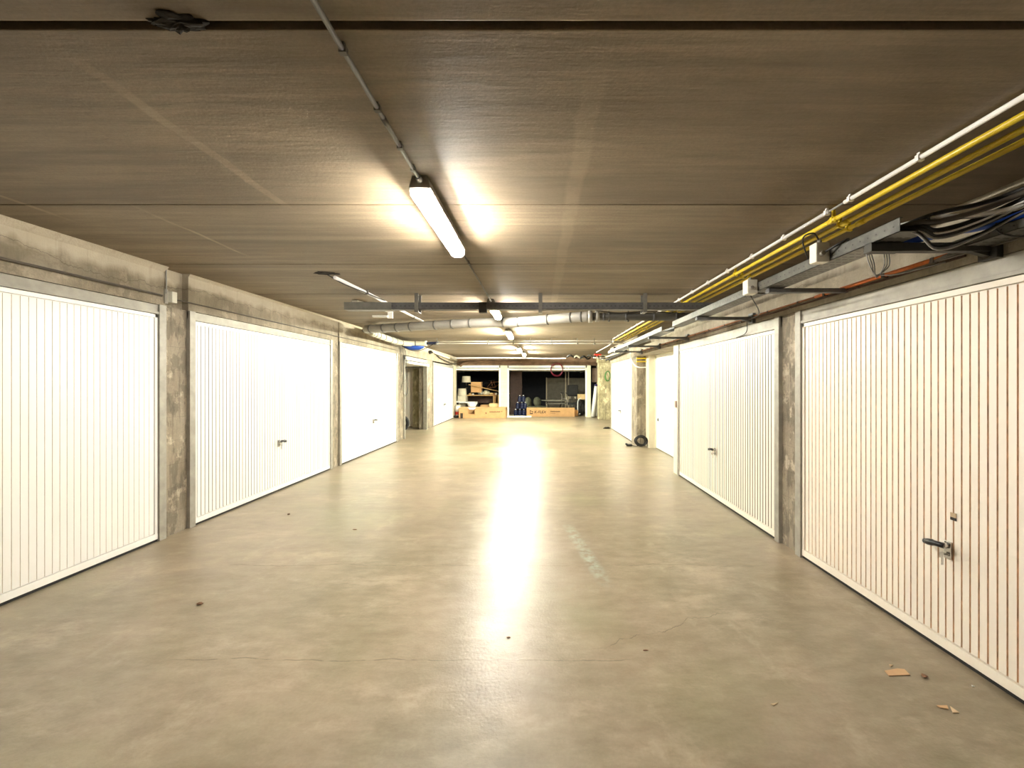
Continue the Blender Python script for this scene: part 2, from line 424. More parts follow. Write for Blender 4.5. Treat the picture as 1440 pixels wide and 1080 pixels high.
# ribbed white sheet wall inside the left garage
w = MB()
for k in range(10): w.box((-3.93-.115*(k+1), 12.55, .02), (-3.93-.115*k-.012, 12.60, 2.0), .004)
w.box((-5.2, 12.60, .02), (-3.93, 12.615, 2.0))
tag(w.build('sheet_panel_screen', 'door_ivory'), 'white vertical-board screen inside the open garage on the left', 'screen')

# ------------------------------------------------------------------ garage doors
def garage_door(n, label, x, y0, y1, face, leaf_h, head, pitch=.043, leafmat='door_white', grv='groove', handle=True, hz=.64, ribs=True, jamb=.065, keyed=True, gw=.0028):
    """face=+1: left wall, faces +X; face=-1: right wall"""
    W = y1-y0; yc = (y0+y1)/2
    r = thing('door_%d' % n, label, 'garage door', (x, yc, 0), PI/2*face, kind='structure')
    h = W/2
    f = MB()
    f.box((-h, -.012, 0), (-h+jamb, .07, head), .003); f.box((h-jamb, -.012, 0), (h, .07, head), .003)
    f.box((-h, .002, leaf_h+.012), (h, .07, head-.004), .003); f.box((-h+jamb, -.008, leaf_h+.004), (h-jamb, .02, leaf_h+.024), .002)
    f.build('door_frame', 'frame', r)
    l = MB(); a, b = -h+jamb+.004, h-jamb-.004
    z0 = .022; yf = .006
    l.mi = 0
    l.box((a, yf+.012, z0), (b, yf+.034, leaf_h))
    # rails around the field
    l.box((a, yf-.006, z0), (b, yf+.02, z0+.05), .002); l.box((a, yf-.004, leaf_h-.03), (b, yf+.02, leaf_h), .002)
    l.box((a, yf-.004, z0), (a+.024, yf+.02, leaf_h), .002); l.box((b-.024, yf-.004, z0), (b, yf+.02, leaf_h), .002)
    if ribs:
        fa, fb = a+.03, b-.03; n_ = max(1, round((fb-fa)/pitch)); p = (fb-fa)/n_
        zb, zt_ = z0+.056, leaf_h-.036
        V = l.bm.verts.new
        for k in range(n_):
            u0 = fa+k*p; g = gw
            prof = [(u0, yf+.008), (u0+g*.9, yf+.0075), (u0+g*1.5, yf+.001), (u0+p-g*.6, yf+.001), (u0+p, yf+.008)]
            A = [V((u, v, zb)) for u, v in prof]; B = [V((u, v, zt_)) for u, v in prof]
            for i in range(4):
                q = l.bm.faces.new((A[i], A[i+1], B[i+1], B[i])); q.material_index = 1 if i in (0, 1, 3) else 0
            for i, P in enumerate((A, B)):
                q = l.bm.faces.new(P if i else P[::-1]); q.material_index = 0
    else:
        l.box((a+.03, yf, z0+.056), (b-.03, yf+.014, leaf_h-.036))
    lf = l.build('door_leaf', [leafmat, grv], r)
    s = MB(); s.box((a, yf, .002), (b, yf+.03, z0-.001)); s.build('bottom_seal', 'rubber', r)
    if handle:
        hd = MB(); hx = 0.0
        hd.mi = 1; hd.box((hx-.017, yf-.010, hz-.07), (hx+.017, yf+.001, hz+.02), .003)
        hd.cyl((hx, yf-.008, hz), (hx, yf-.045, hz), .016, .013, 16); hd.cyl((hx, yf-.008, hz-.045), (hx, yf-.02, hz-.045), .011, .011, 16)
        hd.mi = 0
        s_ = 1 if face > 0 else -1
        path = [(hx-.020*s_, yf-.046, hz+.004), (hx+.0*s_, yf-.056, hz+.006), (hx+.03*s_, yf-.056, hz+.002), (hx+.058*s_, yf-.052, hz-.004), (hx+.085*s_, yf-.046, hz-.010)]
        hd.tube(curve_pts(path, 4), [.014]*8+[.017]*5+[.014]*3+[.008], 10)
        ho = hd.build('door_handle', ['blackpl', 'chrome' if ribs else 'steel_dark'], lf)
        if keyed:
            kk = MB(); kk.box((hx-.0015, yf-.034, hz-.05), (hx+.0015, yf-.018, hz-.042)); kk.box((hx-.002, yf-.05, hz-.062), (hx+.002, yf-.03, hz-.036), .001)
            kk.box((hx-.002, yf-.04, hz-.10), (hx+.002, yf-.03, hz-.06), .001)
            kk.build('key', 'chrome', ho)
    return r, lf
d1, lf = garage_door(1, 'white ribbed garage door cut off by the left edge of the photo', XL, .86, 3.58, 1, 2.0, 2.09, grv='groove_pale', gw=.0018)
d2, lf = garage_door(2, 'white ribbed garage door on the left, between first and second pillars', XL, 3.82, 6.47, 1, 2.0, 2.09, pitch=.046, gw=.0036, grv='groove_grey')
d3, lf = garage_door(3, 'third white garage door on the left, before the pillar with hanging cables', XL, 6.70, 9.45, 1, 2.0, 2.09, pitch=.05)
d4, lf = garage_door(4, 'small far-left smooth white garage door next to the cluttered garage', XL, 12.62, 15.6, 1, 1.95, 2.05, ribs=False)
d5, lf5 = garage_door(5, 'nearest right garage door with tan grooves, black handle and small label', XR, .84, 3.25, -1, 1.87, 1.98, pitch=.0385, leafmat='door_ivory', grv='groove_tan', hz=.565, gw=.0036)
st = MB(); st.mi = 0; st.box((.008, .0030, .715), (.036, .0068, .738)); st.mi = 1; st.box((.008, .0030, .700), (.036, .0068, .715))
sk = st.build('label_plate', ['sticker', 'blackpl'], lf5); sk['label'] = 'beige and black label stuck above the handle'
d6, lf = garage_door(6, 'second ribbed garage door on the right, between concrete pillar and cream pier', XR, 3.47, 6.03, -1, 1.87, 1.98, pitch=.045, leafmat='door_ivory', grv='groove_grey', gw=.006, hz=.6)
d7, lf = garage_door(7, 'far-right white garage door beyond the concrete pillar with coiled cable', XR+.09, 9.25, 12.1, -1, 1.87, 2.0, ribs=False)
# flat recessed door
r = thing('door_8', 'flat white door set back in the right-hand recess', 'door', (XR+.40, 7.3, 0), kind='structure')
q = MB(); q.box((0, -1.05, .015), (.04, 1.2, 1.965), .004); dl = q.build('door_leaf', 'plain_white', r)
q = MB(); q.cyl((-.012, 1.05, .62), (.002, 1.05, .62), .035, .035, 20); dk = q.build('lock_plate', 'blackpl', dl)
q = MB(); q.box((-.02, -1.09, 0), (.05, -1.05, 1.98)); q.box((-.02, 1.2, 0), (.05, 1.22, 1.98)); q.box((-.02, -1.05, 1.965), (.05, 1.2, 1.98)); q.build('door_frame', 'cream', r)
# small cream switch box on the pier
q = MB(); q.box((XR-.025, 6.06, 1.02), (XR, 6.12, 1.12), .004); tag(q.build('switch_box', 'beige_pipe'), 'small pinkish switch box on the cream pier beside the ribbed door', 'switch')

# open up-and-over doors (leaf parked level under the lintel)
def open_door(n, label, x0, x1, y, top, depth=2.3, jmat='plain_white', dark=True):
    r = thing('door_%d' % n, label, 'garage door', ((x0+x1)/2, y, 0), kind='structure'); h = (x1-x0)/2
    f = MB(); f.box((-h, -.02, 0), (-h+.06, .1, top), .004); f.box((h-.06, -.02, 0), (h, .1, top), .004); f.box((-h, -.02, top-.10), (h, .1, top), .004)
    f.build('door_frame', jmat, r)
    l = MB(); l.box((-h+.07, -.09, top-.19), (h-.07, depth, top-.13), .004); l.build('door_leaf', 'plain_white', r)
    t = MB()
    for s in (-1, 1): t.box((s*(h-.035)-.02, .1, top-.24), (s*(h-.035)+.02, depth, top-.2))
    t.build('track', 'frame_dark', r); return r
open_door(9, 'open garage door frame with raised leaf over the lamp and boxes', -3.53, -1.58, YF, 2.10)
open_door(10, 'open garage door frame with raised leaf over chairs and printed carton', -1.29, 1.96, YF, 2.10)
r = open_door(11, 'open garage doorway on the left with raised leaf and white screen inside', -1.02, 1.02, 0, 2.07, jmat='frame')
r.location = (XL, 10.92, 0); r.rotation_euler = (0, 0, PI/2)

# ------------------------------------------------------------------ columns in the far bays
q = MB(); q.box((2.27, 15.1, 0), (2.75, 15.5, 2.17), .012); q.box((2.24, 15.05, 2.17), (2.8, 15.6, ZC), .01)
tag(q.build('concrete_column', 'column'), 'freestanding rough concrete column at the right end of the aisle', 'column')
q = MB(); q.box((-3.92, 12.35, 0), (-3.68, 12.55, 2.2), .01)
tag(q.build('concrete_column', 'column'), 'concrete column beside the white screen in the open left garage', 'column')
def post(x, y, label, mat='frame', z=2.1, s=.05):
    q = MB(); q.box((x-s, y-s, 0), (x+s, y+s, z), .006); q.box((x-s*1.7, y-s*1.7, 0), (x+s*1.7, y+s*1.7, .012)); tag(q.build('steel_post', mat), label, 'post')
post(2.03, YF-.075, 'pale steel post right of the open garage with chairs', 'cream', s=.07)
post(2.42+.02, YF+.3, 'pale steel post between white rolls and concrete column', 'frame')
post(-3.52, 12.30, 'grey steel post standing beside the column in the left garage', 'frame_dark', z=2.05, s=.035)
# grey ribbed partition in the right far garage
p = thing('ribbed_partition', 'grey ribbed partition at the back of the garage with chairs', 'partition', (0, 19.2, 0))
q = MB(); k = 0; x = .38
while x < 2.15:
    q.box((x, 0, 0), (x+.055, .03, 1.62), .004); x += .06
q.box((.38, .03, 0), (2.2, .04, 1.62)); q.build('panel', 'panel_g', p)
for x in (.36, 1.28, 1.42):
    q = MB(); q.box((x-.025, -.04, 0), (x+.025, 0, 2.2 if x > 1 else 1.64), .004); q.build('post', 'cream2', p)

# ------------------------------------------------------------------ batten lamps
def batten(label, x, y0, mat='lamp', L=.95):
    r = thing('batten_lamp', label, 'lamp', (x, y0, ZC), group=None)
    b = MB()
    b.prism([(-.038, 0, -.001), (.038, 0, -.001), (.053, 0, -.058), (.053, 0, -.062), (-.053, 0, -.062), (-.053, 0, -.058)], (0, L, 0)); b.build('housing', 'housing', r)
    d = MB(); pr = [(-.046, -.062), (.046, -.062), (.050, -.074), (.047, -.098), (.028, -.114), (-.028, -.114), (-.047, -.098), (-.050, -.074)]
    d.prism([(u, .012, v) for u, v in pr], (0, L-.024, 0)); d.build('diffuser', 'clear_diffuser', r)
    for e in (0, L-.012):
        d = MB(); d.prism([(u, e, v) for u, v in pr], (0, .012, 0)); d.build('end_cap', 'cap_plastic', r)
    d = MB(); d.cyl((0, .03, -.088), (0, L-.03, -.088), .013, .013, 16); d.build('fluorescent_tube', mat, r)
    for k in range(5):
        y = .06+k*(L-.12)/4
        for s in (-1, 1):
            cb = MB(); cb.box((s*.053-.003, y-.010, -.082), (s*.053+.003, y+.010, -.046), .001); cb.build('clip', 'housing', r)
    g = MB(); g.cyl((0, -.035, -.022), (0, .001, -.022), .014, .017, 14); g.build('cable_gland', 'conduit_g', r)
    g = MB(); g.cyl((0, L, -.022), (0, L+.03, -.022), .014, .012, 14); g.build('cable_gland', 'conduit_g', r)
    return r
LX = -.60
b0 = batten('nearest and largest glowing batten lamp on the ceiling', LX, 2.00)
def cp(label, x, y, mat=None):
    c = copy_tree(b0); c.location = (x, y, ZC); c['label'] = label
    if mat:
        for ch in c.children:
            if ch.name.startswith('fluorescent_tube'):
                ch.data = ch.data.copy(); ch.data.materials.clear(); ch.data.materials.append(M[mat])
    return c
LAMPS = [2.0, 4.93, 7.65, 11.4, 13.3]
cp('second batten lamp, glowing just behind the hanging cable tray', LX, 4.93)
cp('third batten lamp, glowing behind the pale drain pipe', LX, 7.65, 'lamp_far')
cp('small glowing batten lamp fourth from the viewer', -.58, 11.4, 'lamp_far')
cp('farthest and smallest glowing batten lamp, nearest the far beam', -.52, 13.3, 'lamp_far')

# ------------------------------------------------------------------ centre conduit
def conduit_run(name, label, pts, r, mat, clips, clipmat, cat='conduit', clip_up=True, drop=None, coup=(), n=12, group=None):
    o = thing(name, label, cat, pts[0], group=group); p0 = Vector(pts[0])
    q = MB(); q.tube([Vector(p)-p0 for p in pts], r, n); q.build('pipe', mat, o)
    for c_ in clips:
        c_ = Vector(c_)-p0; k = MB()
        k.box(c_+Vector((-r*1.35, -.009, -r*1.3)), c_+Vector((r*1.35, .009, r*1.2)), .001)
        if clip_up: k.box(c_+Vector((-r*.6, -.007, 0)), c_+Vector((r*.6, .007, ZC-p0.z)))
        k.build('clip', clipmat, o)
    for a in coup:
        a = Vector(a)-p0; k = MB(); k.cyl(a-Vector((0, .03, 0)), a+Vector((0, .03, 0)), r*1.25, r*1.25, n); k.build('coupling', mat, o)
    return o
zc = ZC-.022
conduit_run('conduit', 'grey ceiling conduit running overhead to the nearest lamp', [(LX, -1.2, zc), (LX, 1.97, zc)], .0085, 'conduit_g', [(LX, y, zc) for y in (-.6, .0, .6, 1.22, 1.48, 1.72, 1.9)], 'conduit_g', coup=[(LX, 1.56, zc)])
conduit_run('conduit', 'grey ceiling conduit between nearest lamp and hanging cable tray', [(LX, 2.98, zc), (LX, 4.9, zc)], .0065, 'conduit_g', [(LX, y, zc) for y in (3.4, 4.1, 4.6)], 'conduit_g')
conduit_run('conduit', 'short ceiling conduit behind the second lamp above the drain pipe', [(LX, 5.9, zc), (LX, 7.62, zc)], .0065, 'conduit_g', [(LX, 6.6, zc), (LX, 7.2, zc)], 'conduit_g')
conduit_run('conduit', 'ceiling conduit between the third and fourth lamps', [(LX, 8.73, zc), (LX+.02, 11.37, zc)], .0065, 'conduit_g', [(LX, 9.6, zc), (LX+.01, 10.4, zc)], 'conduit_g')

# ------------------------------------------------------------------ right side services
zw = H0+1.015
conduit_run('conduit', 'long white conduit along the ceiling beside the yellow pipes', [(1.72, YB+.1, zw), (1.72, 2.24, zw)], .011, 'conduit_w', [(1.72, y, zw) for y in (.6, 1.1, 1.80, 2.2)], 'conduit_w')
conduit_run('conduit', 'white conduit continuing along the yellow pipes past the grey joint', [(1.72, 2.36, zw), (1.72, 9.3, zw)], .011, 'conduit_w', [(1.72, 2.38+.42*k, zw) for k in range(17)], 'conduit_w')
q = MB(); q.cyl((1.72, 2.235, zw), (1.72, 2.365, zw), .006, .006, 10); tag(q.build('cable', 'cable_g'), 'bare grey cable showing in the gap of the white conduit', 'cable')
ys = [.2, 1.2, 2.4, 3.6, 4.95, 6.1, 7.2, 8.3]
labs = ['leftmost of the three yellow gas pipes under the ceiling', 'middle yellow gas pipe of the three under the ceiling', 'rightmost yellow gas pipe of the three, nearest the wall']
for i, (x, h, r_) in enumerate(((1.775, .980, .0135), (1.875, .980, .0135), (1.99, .99, .0135))):
    z = H0+h
    conduit_run('gas_pipe', labs[i], [(x, YB+.1, z), (x, 9.25, z)], r_, 'yellow', [(x, y+.08*i, z) for y in ys], 'yellow', 'pipe', n=16, coup=[(x, 2.4+.03*i, z)])
# perforated cable tray along the right wall
def tray(label, x0, x1, y0, y1, z0, h, mat='galv', holes=True, axis='y'):
    o = thing('cable_tray', label, 'cable tray', ((x0+x1)/2, y0, z0)); W = (x1-x0)/2; L = y1-y0
    q = MB(); q.box((-W, 0, 0), (W, L, .003)); q.box((-W, 0, .0), (-W+.003, L, h)); q.box((W-.003, 0, 0), (W, L, h))
    q.box((-W, 0, h-.003), (-W+.012, L, h)); q.box((W-.012, 0, h-.003), (W, L, h))
    if holes:
        q.mi = 1; y = .03
        while y < L-.03:
            q.cyl((-W-.0006, y, h*.5), (-W+.0005, y, h*.5), .004, .004, 8); y += .045
            if y < 2.5:
                for u in (-.5, 0, .5): q.box((W*u*1.1-.012, y-.003, -.0006), (W*u*1.1+.012, y+.003, .0004))
    q.build('channel', [mat, 'steel_dark'], o); return o
TZ = 2.045
t1 = tray('perforated steel cable tray beside the right wall, open end spilling cables', 1.54, 1.67, 1.70, 2.86, TZ, .062)
tray('cable tray segment between the two cream junction boxes and crossing tray', 1.54, 1.66, 2.90, 4.60, TZ, .06)
tray('pale cable tray running on beyond the crossing tray to the far pier', 1.54, 1.70, 5.0, 8.9, TZ, .06, mat='tray_dark')
tray('galvanised cable tray against the wall at the right photo edge', 1.95, 2.095, .3, 1.88, H0+.625, .04)
# arms
def arm(label, y, x0, x1, z, mat='steel_dark', h=.04, plate=True):
    o = thing('wall_bracket', label, 'bracket', (x1, y, z)); q = MB()
    q.box((x0-x1, -.018, -h), (0, .018, 0), .003)
    q.box((x0-x1-.002, -.022, -h-.002), (x0-x1+.14, .022, -.006), .002)
    q.build('arm', mat, o)
    if plate:
        q = MB(); q.prism([(-.12, -.012, -h+.002), (0, -.012, -h+.002), (0, -.012, -h-.03)], (0, .024, 0)); q.box((-.03, -.04, -h-.035), (0, .04, .035), .002); q.cyl((-.035, 0, -h-.012), (-.028, 0, -h-.012), .01, .01, 6); q.build('base_plate', mat, o)
    return o
arm('dark steel bracket arm under the spilling cables at right', 1.84, 1.52, 2.10, TZ-.003)
arm('grey bracket arm under the cable tray right of the farther junction box', 2.72, 1.56, 2.10, TZ-.003, 'tray_dark', .03, False)
arm('grey bracket arm under the tray segment before the crossing tray', 3.9, 1.54, 2.10, TZ-.003, 'tray_dark', .03)
for k, yy in enumerate((5.6, 6.9, 8.1)):
    arm(('grey bracket arm just beyond the crossing tray', 'grey bracket arm halfway along the far cable tray', 'grey bracket arm near the far end of the far cable tray')[k], yy, 1.54, 2.10, TZ-.003, 'tray_dark', .03)
def jbox(label, x, y, z, s=(.035, .05, .06), mat='box_w'):
    o = thing('junction_box', label, 'junction box', (x, y, z)); q = MB()
    q.box((-s[0], -s[1], -s[2]), (s[0], s[1], s[2]), .006); q.build('body', mat, o)
    q = MB(); q.cyl((-.01, -s[1]-.018, -.01), (-.01, -s[1], -.01), .012, .012, 12); q.build('gland', 'housing', o)
    q = MB(); q.cyl((0, 0, s[2]), (0, 0, s[2]+.02), .012, .01, 12); q.build('gland', 'housing', o); return o
jbox('cream junction box on the tray, nearer the dark bracket arm', 1.50, 2.13, TZ+.045, (.036, .028, .052))
jbox('cream junction box on the tray with a black cable dropping to the door', 1.50, 2.83, TZ+.03, (.036, .035, .05))
jbox('small grey box where the crossing tray meets the right wall', 2.0, 4.74, 2.24, (.06, .05, .03), 'galv')
# cables
def cable(label, ctrl, r, mat, cat='cable', name='cable', n=8, group=None):
    q = MB(); q.tube(curve_pts(ctrl, 8), r, n); o = q.build(name, mat, None, loc=ctrl[0]); return tag(o, label, cat, group)
for i in range(3):
    dx = .012*i
    cable('grey cable loop hanging below the tray end over the orange conduit', [(1.60+dx, 1.95, TZ-.005), (1.60+dx, 1.93, TZ-.07), (1.66, 1.96, TZ-.115-.006*i), (1.73-dx, 1.97, TZ-.07), (1.74-dx, 1.98, TZ-.006)], .0024, 'cable_g', 'cable', group='cable loops below the tray end')
cable('thin grey cable tail rising from the hanging loops to the orange conduit', [(1.66, 1.96, TZ-.115), (1.80, 2.0, TZ-.10), (2.06, 2.02, TZ-.035)], .003, 'cable_g')
cable('black cable stub curling over the nearer cream junction box', [(1.50, 2.13, TZ+.11), (1.46, 2.12, TZ+.15), (1.43, 2.16, TZ+.13), (1.56, 2.3, TZ+.05)], .004, 'cable_b')
cable('black cable looping from nearer junction box into the tray', [(1.50, 2.09, TZ+.04), (1.54, 2.02, TZ+.07), (1.60, 2.06, TZ+.09), (1.66, 2.2, TZ+.03)], .006, 'cable_b')
cable('black cable hanging from the tray down over the second right door', [(1.52, 2.86, TZ-.02), (1.85, 3.35, 1.98), (2.06, 3.93, 2.01), (2.065, 3.95, 1.93), (2.075, 4.02, 1.89), (2.08, 4.2, 1.872)], .004, 'cable_b')
# bundle near the photo edge
def bun(label, dx, dz, r, mat, sag=.0, x0=1.60, start=1.8, turn=1.5):
    return cable(label, [(x0+dx*.3, start+.5, TZ+.02+dz*.3), (x0+dx*.3, start-.04, TZ+.022+dz*.4), (1.70+dx*.5, 1.70+dx*.6, TZ+.004+dz-sag), (1.83+dx*.6, 1.66+dx*.6, TZ+.03+dz-sag*.8), (1.95+dx*.6, 1.61+dx, TZ+.075+dz-sag*.4), (1.99+dx*.5, 1.3, TZ+.10+dz), (1.99+dx*.5, .3, TZ+.10+dz)], r, mat)
bun('thick black cable spilling from the tray end to the wall', 0, 0, .015, 'cable_b', .02)
bun('second thick black cable under the white cables at the tray end', .01, .03, .013, 'cable_b', .03)
bun('brown-grey cable along the top of the spilling bundle', -.012, .045, .012, 'cable_d', .01)
bun('white cable arching over the black bundle', -.02, .018, .0045, 'cable_w', .035)
bun('slim pale grey cable on the front of the black bundle', -.022, .006, .004, 'cable_g', .045)
bun('thin grey cable sagging lowest from the tray end', -.015, -.01, .004, 'cable_g', .075)
bun('black cable sagging between tray end and bracket arm', .0, -.01, .006, 'cable_b', .06)
bun('dark cable on top of the bundle beside the blue pipe', .03, .06, .010, 'cable_b', -.02)
cable('flat white conduit bridging from tray end to the wall pipes', [(1.60, 1.80, TZ+.055), (1.70, 1.70, TZ+.058), (1.82, 1.66, TZ+.052), (1.95, 1.60, TZ+.068), (2.05, 1.4, TZ+.11), (2.08, .4, TZ+.12)], .012, 'cable_w')
cable('bright blue pipe running to the right photo edge', [(1.70, 1.95, TZ+.02), (1.80, 1.76, TZ+.02), (1.93, 1.72, TZ+.035), (2.04, 1.62, TZ+.06), (2.066, 1.3, TZ+.07), (2.07, .4, TZ+.07)], .019, 'blue', 'pipe', 'water_pipe', 14)
cable('beige pipe lying on the wall-side cable tray', [(2.03, 1.80, TZ+.004), (2.035, 1.4, TZ+.022), (2.035, .3, TZ+.022)], .017, 'beige_pipe', 'pipe', 'water_pipe', 14)
cable('black tie wire wrapping the wall-side tray', [(1.95, 1.70, TZ+.05), (1.94, 1.68, TZ-.01), (2.02, 1.66, TZ-.035), (2.09, 1.6, TZ-.02)], .003, 'cable_b')
cable('second black tie wire nearer the right photo edge', [(1.93, 1.50, TZ+.05), (1.935, 1.48, TZ-.01), (2.02, 1.47, TZ-.04), (2.09, 1.38, TZ-.02)], .003, 'cable_b')
# orange and brown pipes over the right doors
oz = H0+.645; ox = XR-.017
conduit_run('conduit', 'bright orange conduit on the wall above the right doors', [(ox, 2.03, oz+.004), (ox, 3.0, oz)], .0115, 'orange', [(ox, y, oz) for y in (2.1, 2.4, 2.9)], 'cable_d', clip_up=False)
conduit_run('conduit', 'thin pinkish pipe continuing from the orange conduit toward the far pier', [(ox, 3.0, oz), (ox, 8.7, oz)], .0065, 'orange_f', [(ox, 3.2+.42*k, oz) for k in range(13)], 'rustdark', clip_up=False)
conduit_run('conduit', 'brown conduit just below the orange one above the right doors', [(ox+.004, 1.95, oz-.024), (ox+.004, 8.7, oz-.022)], .0065, 'rustdark', [(ox, y, oz-.023) for y in (2.6, 3.3, 4.1, 5.0, 6.0, 7.0)], 'rustdark', clip_up=False)
for i in range(3):
    cable('dark cable tangle behind the bracket arm at the orange conduit end', [(2.08, 1.45-.1*i, H0+.61), (2.07, 1.8, H0+.625+.008*i), (2.075, 2.0, H0+.63+.01*i), (2.08, 2.12, H0+.64)], .006, 'cable_d', group='dark cables at the orange conduit end')

# ------------------------------------------------------------------ tray crossing the aisle
o = thing('cable_tray', 'dark grey cable tray hanging across the whole aisle', 'cable tray', (-2.27, 4.64, 2.255))
q = MB(); q.box((.5, -.002, 0), (4.34, .10, .004)); q.box((.5, -.002, 0), (4.34, .002, .078)); q.box((.5, .097, 0), (4.34, .10, .078))
x = .55
q.mi = 1
while x < 4.3: q.box((x, -.003, .035), (x+.02, -.0019, .041)); x += .05
q.build('channel', ['tray_dark', 'steel_dark'], o)
q = MB(); q.box((0, -.008, -.006), (.55, .11, -.001)); q.box((0, -.008, -.006), (.55, -.004, .082)); q.box((0, .104, -.006), (.55, .11, .082)); q.build('end_sleeve', 'frame_dark', o)
for px in (586, 760, 907):
    X = (px-758)*4.64/F+2.27
    q = MB(); q.box((X-.022, -.016, -.03), (X+.022, -.009, ZC-2.255)); q.box((X-.022, -.016, -.036), (X+.022, .12, -.03)); q.box((X-.022, .112, -.03), (X+.022, .12, ZC-2.255)); q.build('hanger', 'frame_dark', o)
q = MB(); q.box((-.69, 4.55, 2.20), (-.60, 4.622, 2.32), .006); tag(q.build('junction_box', 'steel_dark'), 'dark box standing for the backlit near end of the second lamp', 'junction box')  # dark colour stands for the lamp end seen against its own light

# dead fixture and diagonal conduit on the left
o = thing('lamp_bracket', 'empty white lamp channel with end plate under the tray end', 'lamp fixture', (-2.33, 5.0, ZC))
q = MB(); q.prism([(-.02, 0, -.004), (.05, 0, -.004), (.05, 0, -.03), (-.02, 0, -.03)], (.22, .62, -.02)); q.build('channel', 'plain_white', o)
q = MB(); q.box((.20, .60, -.135), (.27, .63, -.03), .003); q.build('end_plate', 'plain_white', o)
q = MB(); q.box((.0, .56, -.125), (.21, .60, -.10), .003); q.build('lamp_holder', 'plain_white', o)
q = MB(); q.box((-.06, .15, -.07), (.1, .19, -.055), .002); q.box((-.03, .05, -.06), (.09, .08, -.045), .002); q.build('bent_clip', 'box_w', o)
conduit_run('conduit', 'pale conduit on the left ceiling running from a rough hole under the tray', [(-1.98, 3.86, ZC-.02), (-1.94, 4.4, ZC-.03), (-1.92, 6.6, ZC-.03)], .018, 'conduit_w', [(-1.93, y, ZC-.03) for y in (4.45, 5.4, 6.1)], 'conduit_g')
cable('black cable tied along the pale left ceiling conduit', [(-2.02, 3.8, ZC-.01), (-1.96, 4.0, ZC-.05), (-1.91, 4.4, ZC-.05), (-1.90, 4.9, ZC-.03)], .006, 'cable_b')
def lump(name, label, cat, c, s, mat, seed, amp=.45, sub=3):
    bm = bmesh.new(); bmesh.ops.create_icosphere(bm, subdivisions=sub, radius=1)
    for v in bm.verts:
        k = 1+amp*(noise.noise(v.co*1.7+Vector((seed, 0, 0)))+.5*noise.noise(v.co*4.3+Vector((0, seed, 0))))
        v.co = Vector((v.co.x*s[0], v.co.y*s[1], v.co.z*s[2]))*k
    me = bpy.data.meshes.new(name); bm.to_mesh(me); bm.free(); me.materials.append(M[mat])
    for f in me.polygons: f.use_smooth = False
    o = bpy.data.objects.new(name, me); COL.objects.link(o); o.location = c; return tag(o, label, cat)
lump('dark_lump', 'ragged dark foam lump in the ceiling joint at upper left', 'foam', (-1.05, 1.15, ZC+.006), (.085, .028, .016), 'foam', 3, .8, 4)
lump('dark_lump', 'dark lump standing for the shaded hole where the pale left conduit enters the ceiling', 'foam', (-2.02, 3.78, ZC+.0), (.10, .05, .012), 'foam', 9, .7)  # near-black lump stands for the darkness of the open hole

# ------------------------------------------------------------------ drain pipes
def drain(label, pts, r, mat, bands, bandmat, smooth=6):
    o = thing('drain_pipe', label, 'pipe', pts[0]); p0 = Vector(pts[0]); P = curve_pts([Vector(p)-p0 for p in pts], smooth)
    q = MB(); q.tube(P, r, 18); q.build('pipe', mat, o)
    L = [0]
    for a, b in zip(P, P[1:]): L.append(L[-1]+(b-a).length)
    for s in bands:
        s *= L[-1]
        for i in range(len(P)-1):
            if L[i+1] >= s:
                t = (s-L[i])/(L[i+1]-L[i]); c_ = P[i].lerp(P[i+1], t); d = (P[i+1]-P[i]).normalized(); break
        q = MB(); q.cyl(c_-d*.012, c_+d*.012, r*1.07, r*1.07, 18); q.build('band', bandmat, o)
    return o
drain('large banded drain pipe slanting across under the ceiling behind the tray', [(-3.02, 6.95, 2.33), (-2.4, 6.72, 2.33), (-1.2, 6.31, 2.335), (-.3, 5.99+.06, 2.325), (.45, 5.76, 2.34), (.72, 5.66, 2.34)], .072, 'pvc', (.03, .1, .17, .24, .36, .44, .52, .66, .72, .84, .93, .97), 'pvc_d')
q = MB(); q.cyl((.70, 5.66, 2.34), (.76, 5.65, 2.34), .088, .088, 20); q.cyl((.80, 5.65, 2.34), (.85, 5.65, 2.34), .08, .08, 20); tag(q.build('pipe_collar', 'frame'), 'pale flange joining the slanting drain pipe to the dark pipe', 'pipe fitting')
drain('dark drain pipe behind the tray running to the right wall', [(.76, 5.65, 2.335), (1.4, 5.6, 2.325), (2.3, 5.55, 2.315)], .056, 'pvc_d', (.1, .3, .55, .75, .98), 'tray_dark')
for x in (.98, 1.25): 
    q = MB(); q.cyl((x, 5.58, ZC), (x, 5.58, 2.26), .005, .005, 8); q.cyl((x, 5.58, 2.25), (x, 5.58, 2.275), .012, .012, 8); tag(q.build('threaded_rod', 'galv'), 'threaded hanger rod in front of the dark drain pipe', 'rod', 'hanger rods on the dark pipe')
cable('black cable draped over the dark drain pipe behind the tray', [(.75, 5.5, 2.40), (1.1, 5.5, 2.36), (1.5, 5.48, 2.375), (2.0, 5.45, 2.34)], .008, 'cable_b')
drain('pale banded drain pipe turning along the left wall', [(-3.0, 7.08, 2.30), (-3.09, 7.6, 2.31), (-3.16, 8.6, 2.31), (-3.14, 9.2, 2.31), (-2.95, 9.42, 2.32), (-2.66, 9.44, 2.33)], .062, 'pvc_l', (.05, .13, .22, .34, .5, .62, .75, .9), 'pvc_d')
q = MB(); q.cyl((-2.68, 9.44, 2.33), (-2.38, 9.44, 2.335), .035, .035, 16); tag(q.build('pipe_sleeve', 'dkblue'), 'blue sleeve at the end of the pale drain pipe', 'pipe fitting')
q = MB(); q.cyl((-3.2, 7.3, 2.36), (-3.24, 9.9, 2.36), .045, .045, 14); tag(q.build('drain_pipe', 'pvc_d'), 'dark pipe hugging the left wall above the third door', 'pipe')
